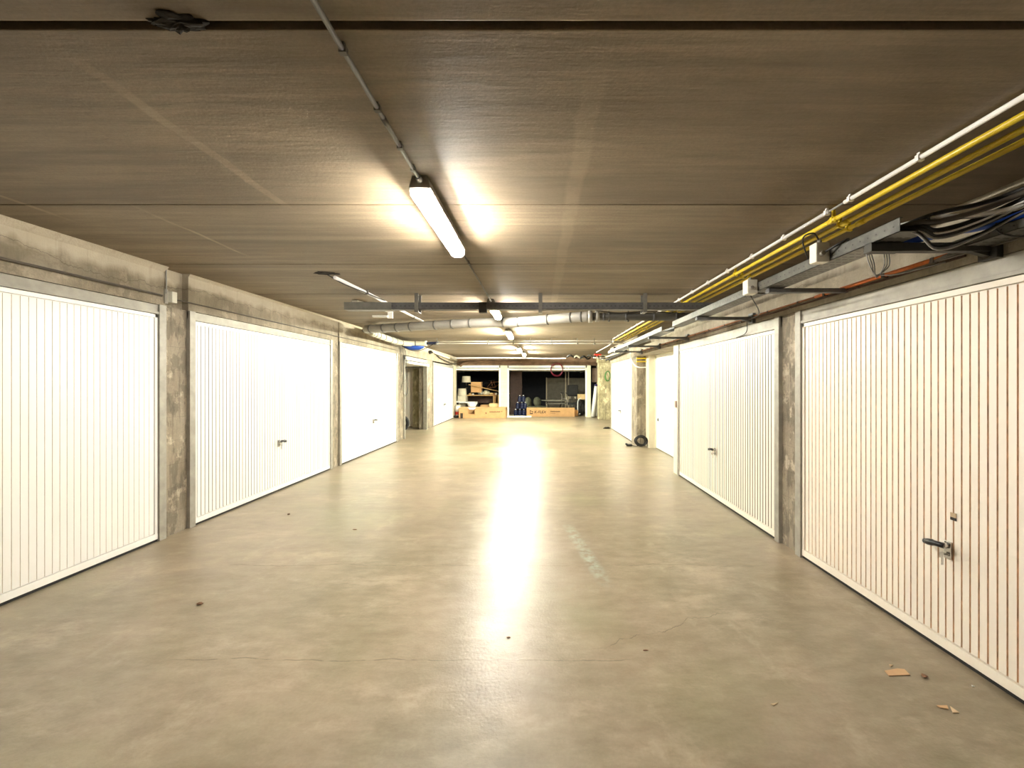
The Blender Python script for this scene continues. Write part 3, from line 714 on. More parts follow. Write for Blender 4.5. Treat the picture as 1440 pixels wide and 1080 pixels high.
bm = bmesh.new()      # blue bag sling
q = MB(); q.lathe([(.001, -.10), (.10, -.09), (.17, -.05), (.2, 0), (.19, 0), (.09, -.075), (.001, -.085)], (0, 0, 0), 20)
o = q.build('plastic_sling', 'blue'); o.location = (-2.98, 9.5, 2.27); o.scale = (1.3, .7, 1); tag(o, 'sagging blue plastic sheet under the pale drain pipe', 'plastic sheet'); bm.free()
cable('black cable looping under the blue plastic sheet', [(-3.3, 9.45, 2.30), (-3.1, 9.4, 2.19), (-2.9, 9.4, 2.15), (-2.7, 9.42, 2.2), (-2.5, 9.42, 2.31)], .007, 'cable_b')
zz = H0+.965
conduit_run('conduit', 'white conduit crossing the far ceiling, upper of the two', [(-2.42, 9.44, zz+.01), (1.95, 9.44, zz+.03)], .012, 'conduit_w', [], 'conduit_w')
conduit_run('conduit', 'thicker white conduit crossing the far ceiling, lower of the two', [(-2.40, 9.30, zz-.05), (2.05, 9.30, zz-.05)], .016, 'conduit_w', [], 'conduit_w')
for i, x in enumerate([-2.4, -1.2, -.6, -.2, .3, .9, 1.3, 1.7]):
    q = MB(); q.box((x-.012, 9.27, zz-.07), (x+.012, 9.46, zz-.04)); q.box((x-.006, 9.36, zz-.04), (x+.006, 9.38, ZC)); tag(q.build('conduit_hanger', 'galv'), 'small steel hanger holding the two crossing white conduits', 'bracket', 'hangers of the crossing conduits')

# left wall cable + boxes
hx = XL+.018
cable('dark conduit along the concrete band above the nearest left door', [(hx, YB+.1, H0+.772), (hx, 1, H0+.772), (hx, 3.53, H0+.772)], .0095, 'cable_d')
cable('thin dark cable above the left doors beyond the junction box', [(hx-.005, 3.62, H0+.76), (hx-.008, 3.9, H0+.765), (hx-.008, 6.5, H0+.768), (hx-.008, 9.4, H0+.765)], .006, 'cable_d')
o = thing('junction_box', 'pale junction box at the top of the first left pillar', 'junction box', (XL+.0, 3.60, H0+.78))
q = MB(); q.box((-.03, 0, -.055), (.045, .05, .045), .005); q.build('body', 'box_w', o)
q = MB(); q.box((-.005, -.035, -.07), (.012, -.004, .06), .003); q.cyl((.013, -.02, .03), (.018, -.02, .03), .006, .006, 8); q.build('mounting_plate', 'frame', o)
cable('cable rising from the left junction box to the ceiling', [(XL+.012, 3.575, H0+.80), (XL+.02, 3.57, H0+.90), (XL+.012, 3.575, H0+.97), (XL+.01, 3.58, ZC-.01)], .005, 'cable_g')
for i in range(5):
    x = XL+.012+.004*i; y = 9.55+.07*i
    cable('thin cable hanging loosely down the far-left cabled pillar', [(x, y, 2.30), (x+.02, y+R.uniform(-.04, .04), 1.9), (x+.03, y+R.uniform(-.05, .05), 1.5), (x+.015, y+R.uniform(-.05, .05), 1.15+.07*i)], .005, 'cable_b' if i % 2 else 'cable_d', group='cables on the far-left pillar')
cable('black cable loop hanging beside the far-left cabled pillar', [(XL+.06, 9.85, 2.2), (XL+.04, 10.0, 1.7), (XL+.02, 10.15, 1.3), (XL+.02, 10.0, 1.08), (XL+.02, 9.8, 1.12)], .006, 'cable_b')

# ------------------------------------------------------------------ far right pipework
cable('white conduit dropping and bending over the right pillar', [(2.06, 9.28, 2.31), (2.07, 9.2, 2.30), (2.085, 9.1, 2.1), (2.09, 9.0, 1.92), (2.12, 8.80, 1.78), (2.2, 8.735, 1.735), (2.35, 8.735, 1.735)], .012, 'conduit_w', 'conduit', 'conduit')
cable('white conduit slanting from crossing conduits to the red valve', [(1.72, 9.25, 2.36), (1.74, 9.6, 2.33), (1.76, 12.2, 2.33)], .014, 'conduit_w', 'conduit', 'conduit')
cable('yellow gas pipe elbow dropping beside the right pillar', [(2.12, 8.6, 2.36), (2.13, 8.70, 2.33), (2.135, 8.72, 2.1), (2.15, 8.70, 2.02), (2.3, 8.69, 1.99)], .016, 'yellow', 'pipe', 'gas_pipe')
cable('yellow gas pipe running level across the right pillar top', [(2.13, 8.72, 1.93), (2.25, 8.72, 1.93), (2.44, 8.72, 1.93)], .016, 'yellow', 'pipe', 'gas_pipe')
cable('lower yellow pipe across the right pillar top', [(2.13, 8.72, 1.86), (2.25, 8.72, 1.86), (2.44, 8.72, 1.86)], .014, 'yellow', 'pipe', 'gas_pipe')
o = thing('red_valve', 'red-orange valve among the pipework above the far column', 'valve', (1.80, 12.3, 2.24))
q = MB(); q.box((-.10, -.03, 0), (.12, .03, .045), .01); q.cyl((.0, 0, -.04), (0, 0, 0), .02, .02, 10); q.build('lever', 'red', o)
q = MB(); q.cyl((-.12, .0, -.07), (.25, 0, -.07), .035, .035, 12); q.cyl((.0, 0, -.10), (0, 0, -.03), .05, .05, 12); q.build('body', 'chrome', o)
cable('black insulated pipe elbow above the far right door', [(1.95, 10.4, 2.28), (2.1, 10.35, 2.28), (2.16, 10.2, 2.28), (2.16, 9.6, 2.27)], .055, 'rubber', 'pipe', 'insulated_pipe', 14)
cable('black insulated pipe along the top of the far right door', [(2.08, 9.5, 2.15), (2.08, 11.0, 2.12), (2.08, 12.3, 2.10)], .03, 'rubber', 'pipe', 'insulated_pipe', 12)
cable('grey pipe above the black insulated pipe at the far right door', [(2.12, 9.5, 2.21), (2.12, 11.0, 2.2), (2.10, 12.6, 2.2)], .025, 'pvc_l', 'pipe', 'water_pipe', 12)
cable('white pipe bend among the fittings above the far column', [(1.98, 12.6, 2.15), (2.15, 12.6, 2.18), (2.3, 12.7, 2.12), (2.38, 12.9, 2.02)], .03, 'whitepl', 'pipe', 'water_pipe', 12)
cable('black pipe drooping above the far column', [(2.2, 12.8, 2.2), (2.35, 12.9, 2.1), (2.42, 13.0, 1.98), (2.5, 13.4, 1.96)], .05, 'rubber', 'pipe', 'insulated_pipe', 12)
for i in range(6):
    x = .95+.22*i; z = 2.26-.02*(i % 3)
    cable('dark pipe of the cluttered bundle under the far ceiling', [(x, 13.4, z), (x+.1, 13.3+.1*(i % 2), z+.06), (x+.25, 13.45, z-.02), (x+.36, 13.6, z+.03)], .028, ('rubber', 'pvc_l', 'rubber', 'galv', 'rubber', 'pvc_d')[i], 'pipe', 'insulated_pipe', 10, 'far ceiling pipe bundle')
cable('brown pipe along the beam above the cluttered garage', [(-3.2, 16.1, 2.06), (-3.0, 16.12, 2.2), (-2.6, 16.15, 2.25), (-1.6, 16.17, 2.25), (-.7, 16.2, 2.26)], .05, 'redbrown', 'pipe', 'old_pipe', 12)
cable('thin white pipe along the far ceiling before the beam', [(-3.2, 14.6, 2.3), (-1.2, 14.65, 2.31), (.4, 14.7, 2.29), (1.0, 14.72, 2.3)], .022, 'conduit_w', 'pipe', 'old_pipe', 10)
cable('dark wire from the top of the far-left door to the beam', [(XL+.03, 12.7, 2.33), (XL+.05, 13.6, 2.2), (XL+.1, 15.4, 2.12), (XL+.3, 16.1, 2.25)], .014, 'cable_b')
cable('pale pipe above the far-left smooth door', [(XL+.05, 12.2, 2.36), (XL+.06, 14, 2.3), (XL+.06, 16, 2.28)], .03, 'pvc_l', 'pipe', 'old_pipe', 10)
lump('dark_lump', 'dark blob plugging the hole above the far-left white pier', 'foam', (XL-.02+.05, 12.2, 2.33), (.07, .12, .05), 'foam', 5, .3)

def coil(name, label, c, rad, r, mat, turns=4, axis='y', sq=1., seed=1, cat='hose', wob=.12, n=8):
    rr = random.Random(seed); pts = []
    N_ = turns*22; c = Vector(c)
    ph = [rr.uniform(0, 6) for _ in range(4)]
    for i in range(N_):
        a = 2*PI*i/22; k = rad*(1+wob*math.sin(a*.37+ph[0])+wob*.5*math.sin(a*1.7+ph[1])); d = r*1.6*math.sin(a*.23+ph[2])*2
        u, v = k*math.cos(a), k*math.sin(a)*sq
        pts.append(c+(Vector((u, d, v)) if axis == 'y' else Vector((d, u, v)) if axis == 'x' else Vector((u, v, d))))
    q = MB(); q.tube(pts, r, n); return tag(q.build(name, mat, None, loc=c), label, cat)
coil('hose_coil', 'maroon hose coil hanging from the beam over the open garage', (.72, YF-.16, 1.93), .24, .006, 'maroon', 6, 'y', 1.05, 3, wob=.07)
coil('hose_coil', 'small green hose coil hanging beside the far right door', (XR+.03, 12.35, 1.60), .075, .010, 'green', 3, 'y', 2.0, 5)
coil('cable_coil', 'black cable coil on the floor against the right pillar', (2.21, 8.62, .135), .11, .011, 'cable_b', 6, 'y', .85, 8, 'cable', .18)
o = thing('cable_plug', 'black plug lying on the floor left of the cable coil', 'plug', (1.98, 8.75, 0))
q = MB(); q.box((-.06, -.03, 0), (.06, .03, .05), .012); q.cyl((-.08, 0, .06), (-.03, 0, .03), .02, .026, 10); q.build('body', 'blackpl', o)
q = MB(); q.tube(curve_pts([(.05, 0, .02), (.1, .02, .008), (.16, -.02, .008), (.22, 0, .01)]), .006); q.build('cord', 'cable_b', o)
lump('rubble_lump', 'small dark rubble by the foot of the far right door', 'rubble', (2.06, 12.1, .02), (.10, .05, .03), 'foam', 12, .5)

# ------------------------------------------------------------------ floor litter
def scrap(name, label, poly, mat, z=.001, h=.003, cat='paper'):
    c_ = Vector((sum(p[0] for p in poly)/len(poly), sum(p[1] for p in poly)/len(poly), 0))
    q = MB(); q.prism([(x, y, z) for x, y in poly], (0, 0, h)); tag(q.build(name, mat, None, loc=c_), label, cat)
def fp(px, py): d = 784/(py-538); return ((px-758)*d/F, d)
scrap('cardboard_scrap', 'tan torn paper scrap on the floor before the nearest right door', [fp(1244,944), fp(1262,941), fp(1272,942), fp(1280,950), fp(1250,951)], 'paper')
scrap('cardboard_scrap', 'small curled pale paper scrap nearest the lower right corner', [fp(1317,993), fp(1332,993), fp(1334,998), fp(1322,996)], 'paper')
scrap('paper_strip', 'thin pale paper strip beside the curled scrap', [fp(1336,994), fp(1349,1003), fp(1340,1003)], 'sticker')
scrap('paper_strip', 'tiny white paper bit between tan scrap and right door', [fp(1366,964), fp(1371,966), fp(1367,966)], 'whitepl')
scrap('paper_strip', 'tiny pale chip just behind the tan paper scrap', [fp(1250,935), fp(1256,936), fp(1252,938)], 'sticker')
scrap('paper_strip', 'tiny pale strip on the floor at bottom right of centre', [fp(1084,991), fp(1094,989), fp(1088,993)], 'sticker')
lump('dry_leaf', 'small dry leaf beside the tan paper scrap', 'leaf', (*fp(1300,952), .006), (.012, .012, .005), 'leaf', 2, .6, 2)
lump('dry_leaf', 'dry brown leaf on the floor before the first left pillar', 'leaf', (*fp(281,850), .007), (.018, .012, .006), 'leaf', 4, .6, 2)
lump('dry_leaf', 'tiny red-brown speck on the floor before the second left door', 'leaf', (*fp(406,724), .008), (.014, .012, .008), 'redbrown', 6, .3, 2)
lump('dry_leaf', 'small dark speck on the floor left of the lamp reflection', 'leaf', (*fp(499,745), .004), (.02, .008, .004), 'leaf', 7, .3, 2)
lump('dry_leaf', 'tiny dark crumb beside the lamp reflection on the floor', 'leaf', (*fp(715,897), .004), (.012, .005, .003), 'leaf', 8, .3, 2)
lump('dry_leaf', 'thin dark twig on the floor right of the lamp reflection', 'leaf', (*fp(908,915), .003), (.014, .004, .003), 'leaf', 10, .3, 2)

# ------------------------------------------------------------------ clutter in the far-left open garage
def carton(label, c, s, rz=0, mat='card', flaps=True, h_flap=.15, group=None):
    o = thing('cardboard_box', label, 'box', c, rz, group); x, y, z = s[0]/2, s[1]/2, s[2]; t = .006
    q = MB(); q.box((-x, -y, 0), (x, -y+t, z)); q.box((-x, y-t, 0), (x, y, z)); q.box((-x, -y+t, 0), (-x+t, y-t, z)); q.box((x-t, -y+t, 0), (x, y-t, z)); q.box((-x+t, -y+t, 0), (x-t, y-t, t))
    if not flaps: q.box((-x, -y, z), (x, y, z+t))
    q.build('carton', mat, o)
    if not flaps:
        q = MB(); q.box((-x*.99, -.025, z+t), (x*.99, .025, z+t+.001)); q.build('tape', 'card_l', o)
    return o
# long opened carton on the floor
o = thing('cardboard_box', 'long opened brown carton lying in front of the cluttered garage', 'box', (-2.22, 15.85, 0))
q = MB(); q.mi = 0; t = .008
q.box((-.93, -.25, 0), (-.55, -.242, .40)); q.box((-.30, -.25, 0), (.93, -.242, .42)); q.box((-.55, -.25, 0), (-.30, -.242, .16))
q.box((-.93, .30, 0), (.93, .308, .42)); q.box((.922, -.25, 0), (.93, .30, .42)); q.box((-.93, -.25, 0), (-.922, .30, .40)); q.mi = 1; q.box((-.92, -.24, .0), (.92, .30, .006))
q.box((-.3, -.2, .006), (-.29, .3, .40)); q.build('carton', ['card', 'card_in'], o)
for a, b, rot in ((-.93, -.5, .25), (-.28, .93, .12)):
    q = MB(); q.box((a, -.25, .41), (b, -.02, .418), 0); q.build('flap', 'card_l', o)
q = MB(); q.box((-.86, -.262, 0), (-.76, -.252, .2)); q.build('cut_out', 'seam', o)
q = MB(); q.prism([(-.55, -.26, .42), (-.25, -.26, .42), (-.31, -.30, .35), (-.50, -.30, .35)], (0, .02, .004)); pp = q.build('loose_sheet', 'whitepl', o); pp['label'] = 'white sheet folded over the edge'
def text(parent, s, size, loc, mat='ink', bold=0., shear=0., name='lettering', rx=PI/2):
    cu = bpy.data.curves.new('lettering', 'FONT'); cu.body = s; cu.size = size; cu.extrude = .001; cu.offset = bold; cu.shear = shear
    cu.resolution_u = 2
    tmp = bpy.data.objects.new('tmp', cu); COL.objects.link(tmp)
    bpy.context.view_layer.update()
    me = bpy.data.meshes.new_from_object(tmp.evaluated_get(bpy.context.evaluated_depsgraph_get()))
    bpy.data.objects.remove(tmp); me.materials.clear(); me.materials.append(M[mat])
    ob = bpy.data.objects.new(name, me); COL.objects.link(ob); ob.parent = parent; ob.location = loc; ob.rotation_euler = (rx, 0, 0); return ob
def smudge_lines(parent, x0, z, w, h, n, y):     # print too small to read in the photo: short strokes
    q = MB(); x = x0; rr = random.Random(int(abs(x0)*100)+n)
    while x < x0+w:
        l = rr.uniform(.012, .03); q.box((x, y-.002, z), (x+l*.7, y, z+h*rr.uniform(.7, 1))); x += l
    return q.build('printed_line', 'ink', parent)
smudge_lines(o, .28, .235, .42, .045, 1, -.25); smudge_lines(o, .12, .17, .05, .07, 2, -.25); smudge_lines(o, .74, .25, .03, .04, 3, -.25)
carton('shallow cardboard box behind the long opened carton', (-2.05, 17.0, .32), (.85, .4, .13), .03, 'card')
carton('pale low carton right of the shallow box, by the block pier', (-1.98+.22, 16.75, .0), (.62, .42, .52), 0, 'card_l', False)
carton('square cardboard box standing upright on the desk board', (-2.69, 17.2, .98), (.44, .36, .44), 0, 'card', False)
# desk
o = thing('wooden_desk', 'pale wooden desk in the middle of the cluttered garage', 'desk', (-2.45, 17.4, 0))
q = MB(); q.box((-.78, -.33, .83), (.72, .33, .87), .006); q.build('desk_top', 'wood', o)
for sx in (-.74, .62):
    q = MB(); q.box((sx-.03, -.3, 0), (sx+.05, .3, .83), .004); q.build('leg', 'wood', o)
q = MB(); q.box((-.7, .25, .5), (.6, .27, .83)); q.build('back_panel', 'brown', o)
# clutter on the desk
for i, (x, s_, m_) in enumerate(((-2.98, .05, 'card_l'), (-2.86, .04, 'whitepl'), (-2.62+.1, .11, 'glass_top'), (-2.28, .12, 'pvc_l'), (-2.05, .06, 'card_l'), (-1.93, .05, 'orange_f'), (-1.86, .05, 'whitepl'))):
    lb = ['crumpled tan packet at the left end of the desk', 'small white packet on the desk beside the tan packet', 'grey crumpled bag on the desk below the square box', 'pale crumpled bag on the desk right of the grey bag', 'tan packet on the desk right of the pale bag', 'pinkish packet near the right end of the desk', 'white packet at the far right end of the desk'][i]
    lump('packet', lb, 'packet', (x, 17.22, .87+s_*.75), (s_*1.3, s_, s_*.8), m_, 20+i, .5, 2)
# plank
q = MB(); q.box((-.9, -.04, -.012), (.9, .04, .012), .002, Matrix.Rotation(.22, 3, 'Y')); o = q.build('long_plank', 'wood'); o.location = (-2.12, 16.95, 1.12); tag(o, 'pale plank lying aslant across the square box', 'plank')
# lamps
def lampshade(label, c, r0, r1, h, pole=0, name='table_lamp', cat='lamp'):
    o = thing(name, label, cat, c); zb = pole
    q = MB(); q.lathe([(r0, zb), (r1, zb+h), (r1-.006, zb+h), (r0-.006, zb), (r0, zb)], (0, 0, 0), 28); q.build('lamp_shade', 'shade', o)
    q = MB(); q.cyl((0, 0, .0), (0, 0, zb+h*.6), .012, .012, 10)
    if pole: q.cyl((0, 0, 0), (0, 0, .02), .08, .07, 20)
    q.cyl((0, 0, zb+h*.6), (r1*.9, 0, zb+h*.97), .003); q.cyl((0, 0, zb+h*.6), (-r1*.9, 0, zb+h*.97), .003); q.build('pole', 'chrome' if pole else 'whitepl', o)
    return o
lampshade('table lamp with pale shade on a thin pole, topmost at left', (-3.18, 17.4, 1.16), .20, .18, .27, .25)
lampshade('wide pale lamp shade standing under the table lamp', (-3.29, 17.0, .845), .20, .17, .30, 0, 'table_lamp', 'lamp shade')
# cabinet etc
o = thing('storage_cabinet', 'cream cabinet at the left of the cluttered garage below the shades', 'cabinet', (-3.22, 17.0, 0))
q = MB(); q.box((-.22, -.2, 0), (.12, .3, .84), .005); q.build('body', 'shade', o)
q = MB(); q.box((-.20, -.212, .45), (.10, -.2, .82), .004); q.build('door', 'shade', o)
o = thing('white_bin', 'white box with a dark opening beside the cream cabinet', 'box', (-3.42, 16.8, .40))
q = MB(); q.box((-.1, -.1, 0), (.1, .1, .22), .005); q.build('body', 'whitepl', o); q = MB(); q.box((-.06, -.103, .08), (.05, -.1, .16)); q.build('opening', 'seam', o)
q = MB(); q.box((-3.45, 16.55, .0), (-3.32+.12, 16.78, .40), .01); tag(q.build('storage_tub', 'pvc_l'), 'grey-white tub under the white box by the door jamb', 'tub')
o = thing('folding_table', 'small white table with tapered white pedestal in the cluttered garage', 'table', (-2.92, 16.65, 0))
q = MB(); q.box((-.38, -.2, .56), (.32, .2, .60), .006); q.build('table_top', 'whitepl', o)
q = MB(); q.lathe([(.12, 0), (.10, .05), (.09, .3), (.24, .56)], (.12, 0, 0), 20, True); q.build('pedestal', 'whitepl', o)
o = thing('grey_armchair', 'grey chair behind the white table, mostly hidden', 'chair', (-2.95, 16.95, 0))
q = MB(); q.box((-.34, -.2, .1), (.34, .2, .38), .06); q.build('seat', 'greenish', o); q = MB(); q.box((-.34, .1, .36), (.34, .22, .54), .05); q.build('backrest', 'seat', o)
o = thing('paint_bucket', 'white bucket with red band left of the long opened carton', 'bucket', (-3.255, 15.95, 0)); o.scale = (.68, .68, 1)
q = MB(); q.mi = 0; q.lathe([(.125, .0), (.13, .08), (.135, .20)], (0, 0, 0), 24, True); q.mi = 0; q.lathe([(.135, .20), (.15, .48)], (0, 0, 0), 24, True); q.build('pail', 'whitepl', o)
q = MB(); q.lathe([(.136, .12), (.141, .24), (.139, .24), (.134, .12)], (0, 0, 0), 24); q.build('red_band', 'red', o)
q = MB(); q.lathe([(.155, .47), (.155, .50), (.05, .505)], (0, 0, 0), 24, True); q.build('lid', 'pvc_l', o)
lump('plastic_bag', 'crumpled dark bag at the foot of the white bucket', 'bag', (-3.28, 15.78, .055), (.12, .06, .05), 'seat', 41, .4, 2)
# drawer box right
o = thing('drawer_box', 'brown drawer unit with pale edge by the block pier', 'drawer unit', (-1.79, 17.25, .52))
q = MB(); q.box((-.16, -.15, 0), (.18, .2, .34), .004); q.build('body', 'card', o); q = MB(); q.box((-.18, -.16, 0), (-.155, .2, .36)); q.build('side_panel', 'card_l', o)
# bicycle-like frames at right back
def bicycle(label, c, rz=0, sc=1.):
    o = thing('bicycle', label, 'bicycle', c, rz)
    for i, x in enumerate((-.5, .5)):
        q = MB(); q.tube([(x+.3*math.cos(a*PI/14), 0, .3+.3*math.sin(a*PI/14)) for a in range(28)], .02, 8, True); q.build('tyre', 'tyre', o)
        q = MB()
        for k in range(8): q.cyl((x, 0, .3), (x+.29*math.cos(k*PI/4), 0, .3+.29*math.sin(k*PI/4)), .002, n=5)
        q.build('spokes', 'chrome', o)
    q = MB()
    for a, b in (((-.5, 0, .3), (-.1, 0, .3)), ((-.1, 0, .3), (-.25, 0, .72)), ((-.5, 0, .3), (-.22, 0, .65)), ((-.22, 0, .65), (.35, 0, .65)), ((-.1, 0, .3), (.38, 0, .6)), ((.34, 0, .75), (.5, 0, .3))): q.cyl(a, b, .016, n=10)
    q.build('frame', 'orange_f', o)
    q = MB(); q.tube(curve_pts([(.40, -.22, .74), (.36, -.18, .80), (.34, 0, .80), (.36, .18, .80), (.40, .22, .74)], 4), .011); q.build('handlebar', 'chrome', o)
    q = MB(); q.box((-.38, -.05, .72), (-.14, .05, .76), .02); q.build('saddle', 'blackpl', o)
    o.scale = (sc,)*3; return o
bicycle('bicycle stored behind the plank, its wheel nearest the square box', (-2.02, 18.2, .95), .1, .72)
bicycle('bicycle stored farther back near the block pier', (-1.98, 18.7, .95), -.5, .75)
q = MB(); q.box((-2.7, 17.9, .9), (-1.52, 19.2, .94), .005); q.box((-2.68, 17.92, 0), (-2.62, 17.98, .9)); q.box((-1.6, 17.92, 0), (-1.54, 17.98, .9)); q.box((-2.68, 19.1, 0), (-2.62, 19.16, .9)); q.box((-1.6, 19.1, 0), (-1.54, 19.16, .9))
tag(q.build('storage_platform', 'brown'), 'dark platform carrying the stored bicycles behind the desk', 'platform')

# ------------------------------------------------------------------ right far garage contents
o = thing('cardboard_box', 'long low printed carton on the floor of the open garage', 'box', (.49, 16.55, .0), -.035)
q = MB(); q.box((-1.0, -.16, 0), (.98, .16, .355), .006); q.build('carton', 'card', o)
q = MB(); q.box((-1.0, -.03, .355), (.98, .03, .357)); q.build('tape', 'card_l', o)
q = MB(); q.prism([(.98, -.16, .02), (.98, -.16, .30), (1.12, -.06, .26), (1.12, -.06, .02)], (0, .012, 0)); q.build('flap', 'card_in', o)
text(o, 'K-FLEX', .155, (-.69, -.162, .135), bold=.003, shear=.25)
q = MB()
q.box((-.86, -.163, .10), (-.74, -.161, .14)); q.box((-.86, -.163, .14), (-.84, -.161, .23)); q.box((-.76, -.163, .14), (-.74, -.161, .23)); q.box((-.87, -.163, .22), (-.80, -.161, .25)); q.box((-.80, -.163, .20), (-.73, -.161, .22))
q.build('emblem', 'ink', o)
smudge_lines(o, -.02, .19, .40, .05, 5, -.161); smudge_lines(o, -.02, .13, .2, .018, 6, -.161)
# white planks at left
q = MB(); q.box((-.55, -.06, 0), (.55, .06, .05), .004); q.box((-.62, -.2, 0), (.30, -.08, .035), .004); o = q.build('white_boards', 'plain_white'); o.location = (-.86, 16.18, 0); tag(o, 'white boards lying on the floor beside the printed carton', 'board')
# blue water bottles pack
for i in range(3):
    for j in range(4 if i == 0 else 3 if i == 1 else 2):
        x = -.98+.165*j+.08*i+R.uniform(-.012, .012); y = 16.78+.08*(j % 2); z = .002+.29*i
        if i == 0 and j == 0: 
            b = thing('water_bottle', 'dark blue water bottle in the pile left of the printed carton', 'bottle', (x, y, z), group='blue water bottles by the printed carton')
            q = MB(); q.lathe([(.07, 0), (.08, .02), (.08, .09), (.07, .11), (.08, .13), (.08, .2), (.03, .25), (.025, .26)], (0, 0, 0), 16, True); q.build('bottle_body', 'dkblue', b)
            q = MB(); q.cyl((0, 0, .26), (0, 0, .285), .028, .028, 12); q.build('cap', 'whitepl', b); b0_ = b
        else:
            b = copy_tree(b0_); b.location = (x, y, z)
# patio chairs (greenish round backs)
def tub_chair(label, c, rz):
    o = thing('tub_chair', label, 'chair', c, rz)
    q = MB(); pts = [(.24*math.cos(a*PI/12), 0, .62+.26*math.sin(a*PI/12)) for a in range(24)]
    q.lathe([(.001, 0), (.2, 0), (.24, .02), (.24, .05), (.001, .06)], (0, 0, 0), 24); ob = q.build('backrest', 'greenish', o); ob.rotation_euler = (PI/2-.15, 0, 0); ob.location = (0, .2, .66); ob.scale = (1, 1.1, 1)
    q = MB(); q.box((-.23, -.22, .40), (.23, .22, .45), .02); q.build('seat', 'greenish', o)
    for sx in (-1, 1):
        for sy in (-1, 1):
            q = MB(); q.cyl((sx*.2, sy*.19, .40), (sx*.22, sy*.22, 0), .014, .011, 8); q.build('leg', 'steel_dark', o)
    return o
c1 = tub_chair('greenish round-backed chair behind the left end of the printed carton', (-.35, 17.35, 0), .9); c1.scale = (.9, .9, .82)
c2 = tub_chair('second greenish round-backed chair, right of the first', (.02, 17.5, 0), .7); c2.scale = (.9, .9, .82)
o = thing('dining_table', 'grey table with a pale edge behind the printed carton', 'table', (.68, 17.5, 0))
q = MB(); q.lathe([(.001, .60), (.55, .60), (.60, .62), (.60, .64), (.001, .645)], (0, 0, 0), 32); q.lathe([(.001, .48), (.5, .48), (.52, .50), (.001, .505)], (.1, 0, 0), 32); q.build('table_top', 'glass_top', o)
for s in (-.3, .3):
    q = MB(); q.tube(curve_pts([(s, -.25, 0), (s*.8, -.1, .3), (s*1.2, -.2, .6)], 4), .02); q.tube(curve_pts([(s, .25, 0), (s*.8, .1, .3), (s*1.2, .2, .6)], 4), .02); q.build('leg', 'steel_dark', o)
o = thing('walking_frame', 'thin chrome tube frame standing left of the black office chair', 'frame', (1.12, 17.1, 0))
q = MB()
for x in (-.14, .08): q.tube(curve_pts([(x, 0, 0), (x, 0, .75), (x-.01, -.01, .88), (x-.06, -.03, .95)], 5), .014)
q.cyl((-.14, 0, .72), (.45, .05, .72), .008); q.cyl((.3, .05, 0), (.3, .05, .72), .010); q.build('tube_frame', 'chrome', o)
q = MB(); q.cyl((-.2, -.03, .96), (-.06, -.03, .96), .018, .018, 10); q.cyl((.02, -.03, .96), (.1, -.03, .93), .018, .018, 10); q.build('grip', 'blackpl', o)
o = thing('office_chair', 'black office chair with chrome arms right of the table', 'chair', (1.48, 17.35, 0))
q = MB(); q.box((-.24, .1, .80), (.24, .18, 1.30), .06); q.build('backrest', 'seat', o)
q = MB(); q.box((-.25, -.28, .44), (.25, .2, .53), .03); q.build('seat', 'seat', o)
for s in (-.27, .27):
    q = MB(); q.tube(curve_pts([(s, .15, .8), (s, .12, .78), (s, -.2, .76), (s, -.26, .6), (s, -.24, .0)], 5), .016); q.tube(curve_pts([(s, .15, .8), (s, .18, .4), (s, .22, 0)], 5), .016); q.build('leg', 'chrome', o)
q = MB(); q.box((-.17, -.01, .70), (-.10, .02, .78)); q.box((.06, -.01, .70), (.14, .02, .78)); q.build('bracket', 'chrome', o)
q = MB(); q.tube(curve_pts([(-.25, 0, .0), (-.25, 0, .55), (-.20, 0, .70), (-.1, 0, .74)], 5), .02); q.cyl((-.27, -.02, .02), (-.15, -.02, .10), .03, .03, 10); o = q.build('white_hose_pipe', 'whitepl'); o.location = (1.88, 16.75, 0.0); tag(o, 'bent white tube standing beside the black sack', 'tube')
lump('plastic_bag', 'full black sack at the right of the open garage', 'bag', (1.80, 17.15, .32), (.24, .2, .36), 'rubber', 51, .2)
carton('small beige box resting above the black sack', (1.84, 17.1, .68), (.32, .26, .22), .2, 'card_l', False)
# white rolls leaning by the post
for i, (x, dx, r_) in enumerate(((2.18, .16, .085), (2.34, .06, .06), (2.28, .12, .05))):
    o = thing('foam_roll', ['thick white wrapped roll leaning beside the pale post', 'slimmer white roll leaning behind the thick roll', 'thin white roll leaning nearest the steel post'][i], 'roll', (x-.02, 16.0+.14*i, 0))
    q = MB(); q.cyl((0, 0, .03), (dx, .12, 1.28-.1*i), r_, r_*.9, 16); q.build('wrapping', 'plain_white', o)
    if i == 0:
        q = MB(); q.cyl((dx, .12, 1.25), (dx*1.02, .12, 1.33), r_, r_*.8, 16); q.build('cap', 'purple', o)
q = MB(); q.box((2.2, 16.5, 1.42), (2.42, 16.56, 2.0), .01); tag(q.build('wall_board', 'beige_pipe'), 'pinkish-brown board fixed above the white rolls', 'board')
lump('plastic_bag', 'crumpled white bag wedged behind the far concrete column', 'bag', (2.42, 16.42+.25, 1.0), (.07, .06, .13), 'shade', 55, .5, 2)
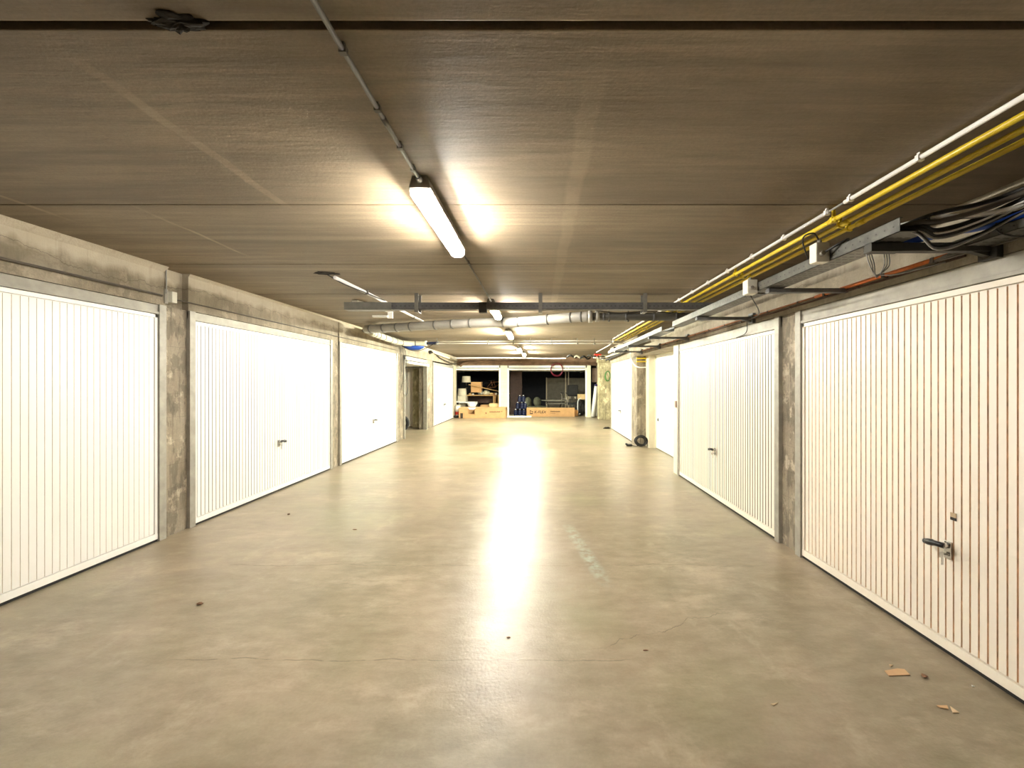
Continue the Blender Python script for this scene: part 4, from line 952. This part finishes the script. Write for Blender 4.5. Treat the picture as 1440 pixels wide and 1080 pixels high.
# moped edge in left open garage
o = thing('moped', 'dark moped partly hidden behind the cabled pillar', 'moped', (-4.36, 11.15, 0), .3)
for x in (-.45, .45):
    q = MB(); q.tube([(x+.2*math.cos(a*PI/12), 0, .25+.2*math.sin(a*PI/12)) for a in range(24)], .05, 10, True); q.build('tyre', 'tyre', o)
    q = MB(); q.cyl((x, -.03, .25), (x, .03, .25), .15, .15, 20); q.build('wheel', 'frame_dark', o)
q = MB(); q.box((-.5, -.12, .35), (.05, .12, .68), .05); q.box((-.2, -.12, .25), (.35, .12, .35), .03); q.prism([(.25, -.14, .3), (.42, -.14, .3), (.34, -.14, .95), (.25, -.14, .95)], (0, .28, 0)); q.build('body', 'seat', o)
q = MB(); q.box((-.5, -.13, .68), (.02, .13, .78), .04); q.build('seat', 'rubber', o)
q = MB(); q.tube(curve_pts([(.28, -.3, .98), (.32, -.15, 1.0), (.34, 0, .98), (.32, .15, 1.0), (.28, .3, .98)], 4), .015); q.build('handlebar', 'chrome', o)
q = MB(); q.cyl((.38, 0, .86), (.44, 0, .86), .07, .06, 16); q.build('headlamp', 'chrome', o)
# brooms / pipes leaning at column in left garage
for i, m_ in enumerate(('pvc_d', 'frame_dark', 'chrome')):
    q = MB(); q.cyl((-3.66+.05*i, 12.38, 0), (-3.62+.045*i, 12.47, 1.5-.15*i), .018, .016, 10)
    tag(q.build('leaning_tube', m_), ['darkest tube leaning beside the concrete column in the left garage', 'grey tube leaning in the middle of the three by the left-garage column', 'bright metal tube leaning nearest the grey post in the left garage'][i], 'tube')

# ------------------------------------------------------------------ camera, world
cam = bpy.data.cameras.new('camera'); co = bpy.data.objects.new('camera', cam); COL.objects.link(co)
co.location = (0, 0, H0); co.rotation_euler = (PI/2, 0, 0)
cam.sensor_width = 36; cam.lens = F/1440*36; cam.shift_x = -38/1440; cam.shift_y = -2/1440; cam.clip_start = .02; cam.clip_end = 100
scene.camera = co
wd = bpy.data.worlds.new('world'); scene.world = wd; wd.use_nodes = True
wd.node_tree.nodes['Background'].inputs[0].default_value = (1, .93, .8, 1); wd.node_tree.nodes['Background'].inputs[1].default_value = .0
vs = scene.view_settings; vs.view_transform = 'Standard'; vs.look = 'None'; vs.gamma = 1; vs.exposure = 3.3; vs.use_curve_mapping = False
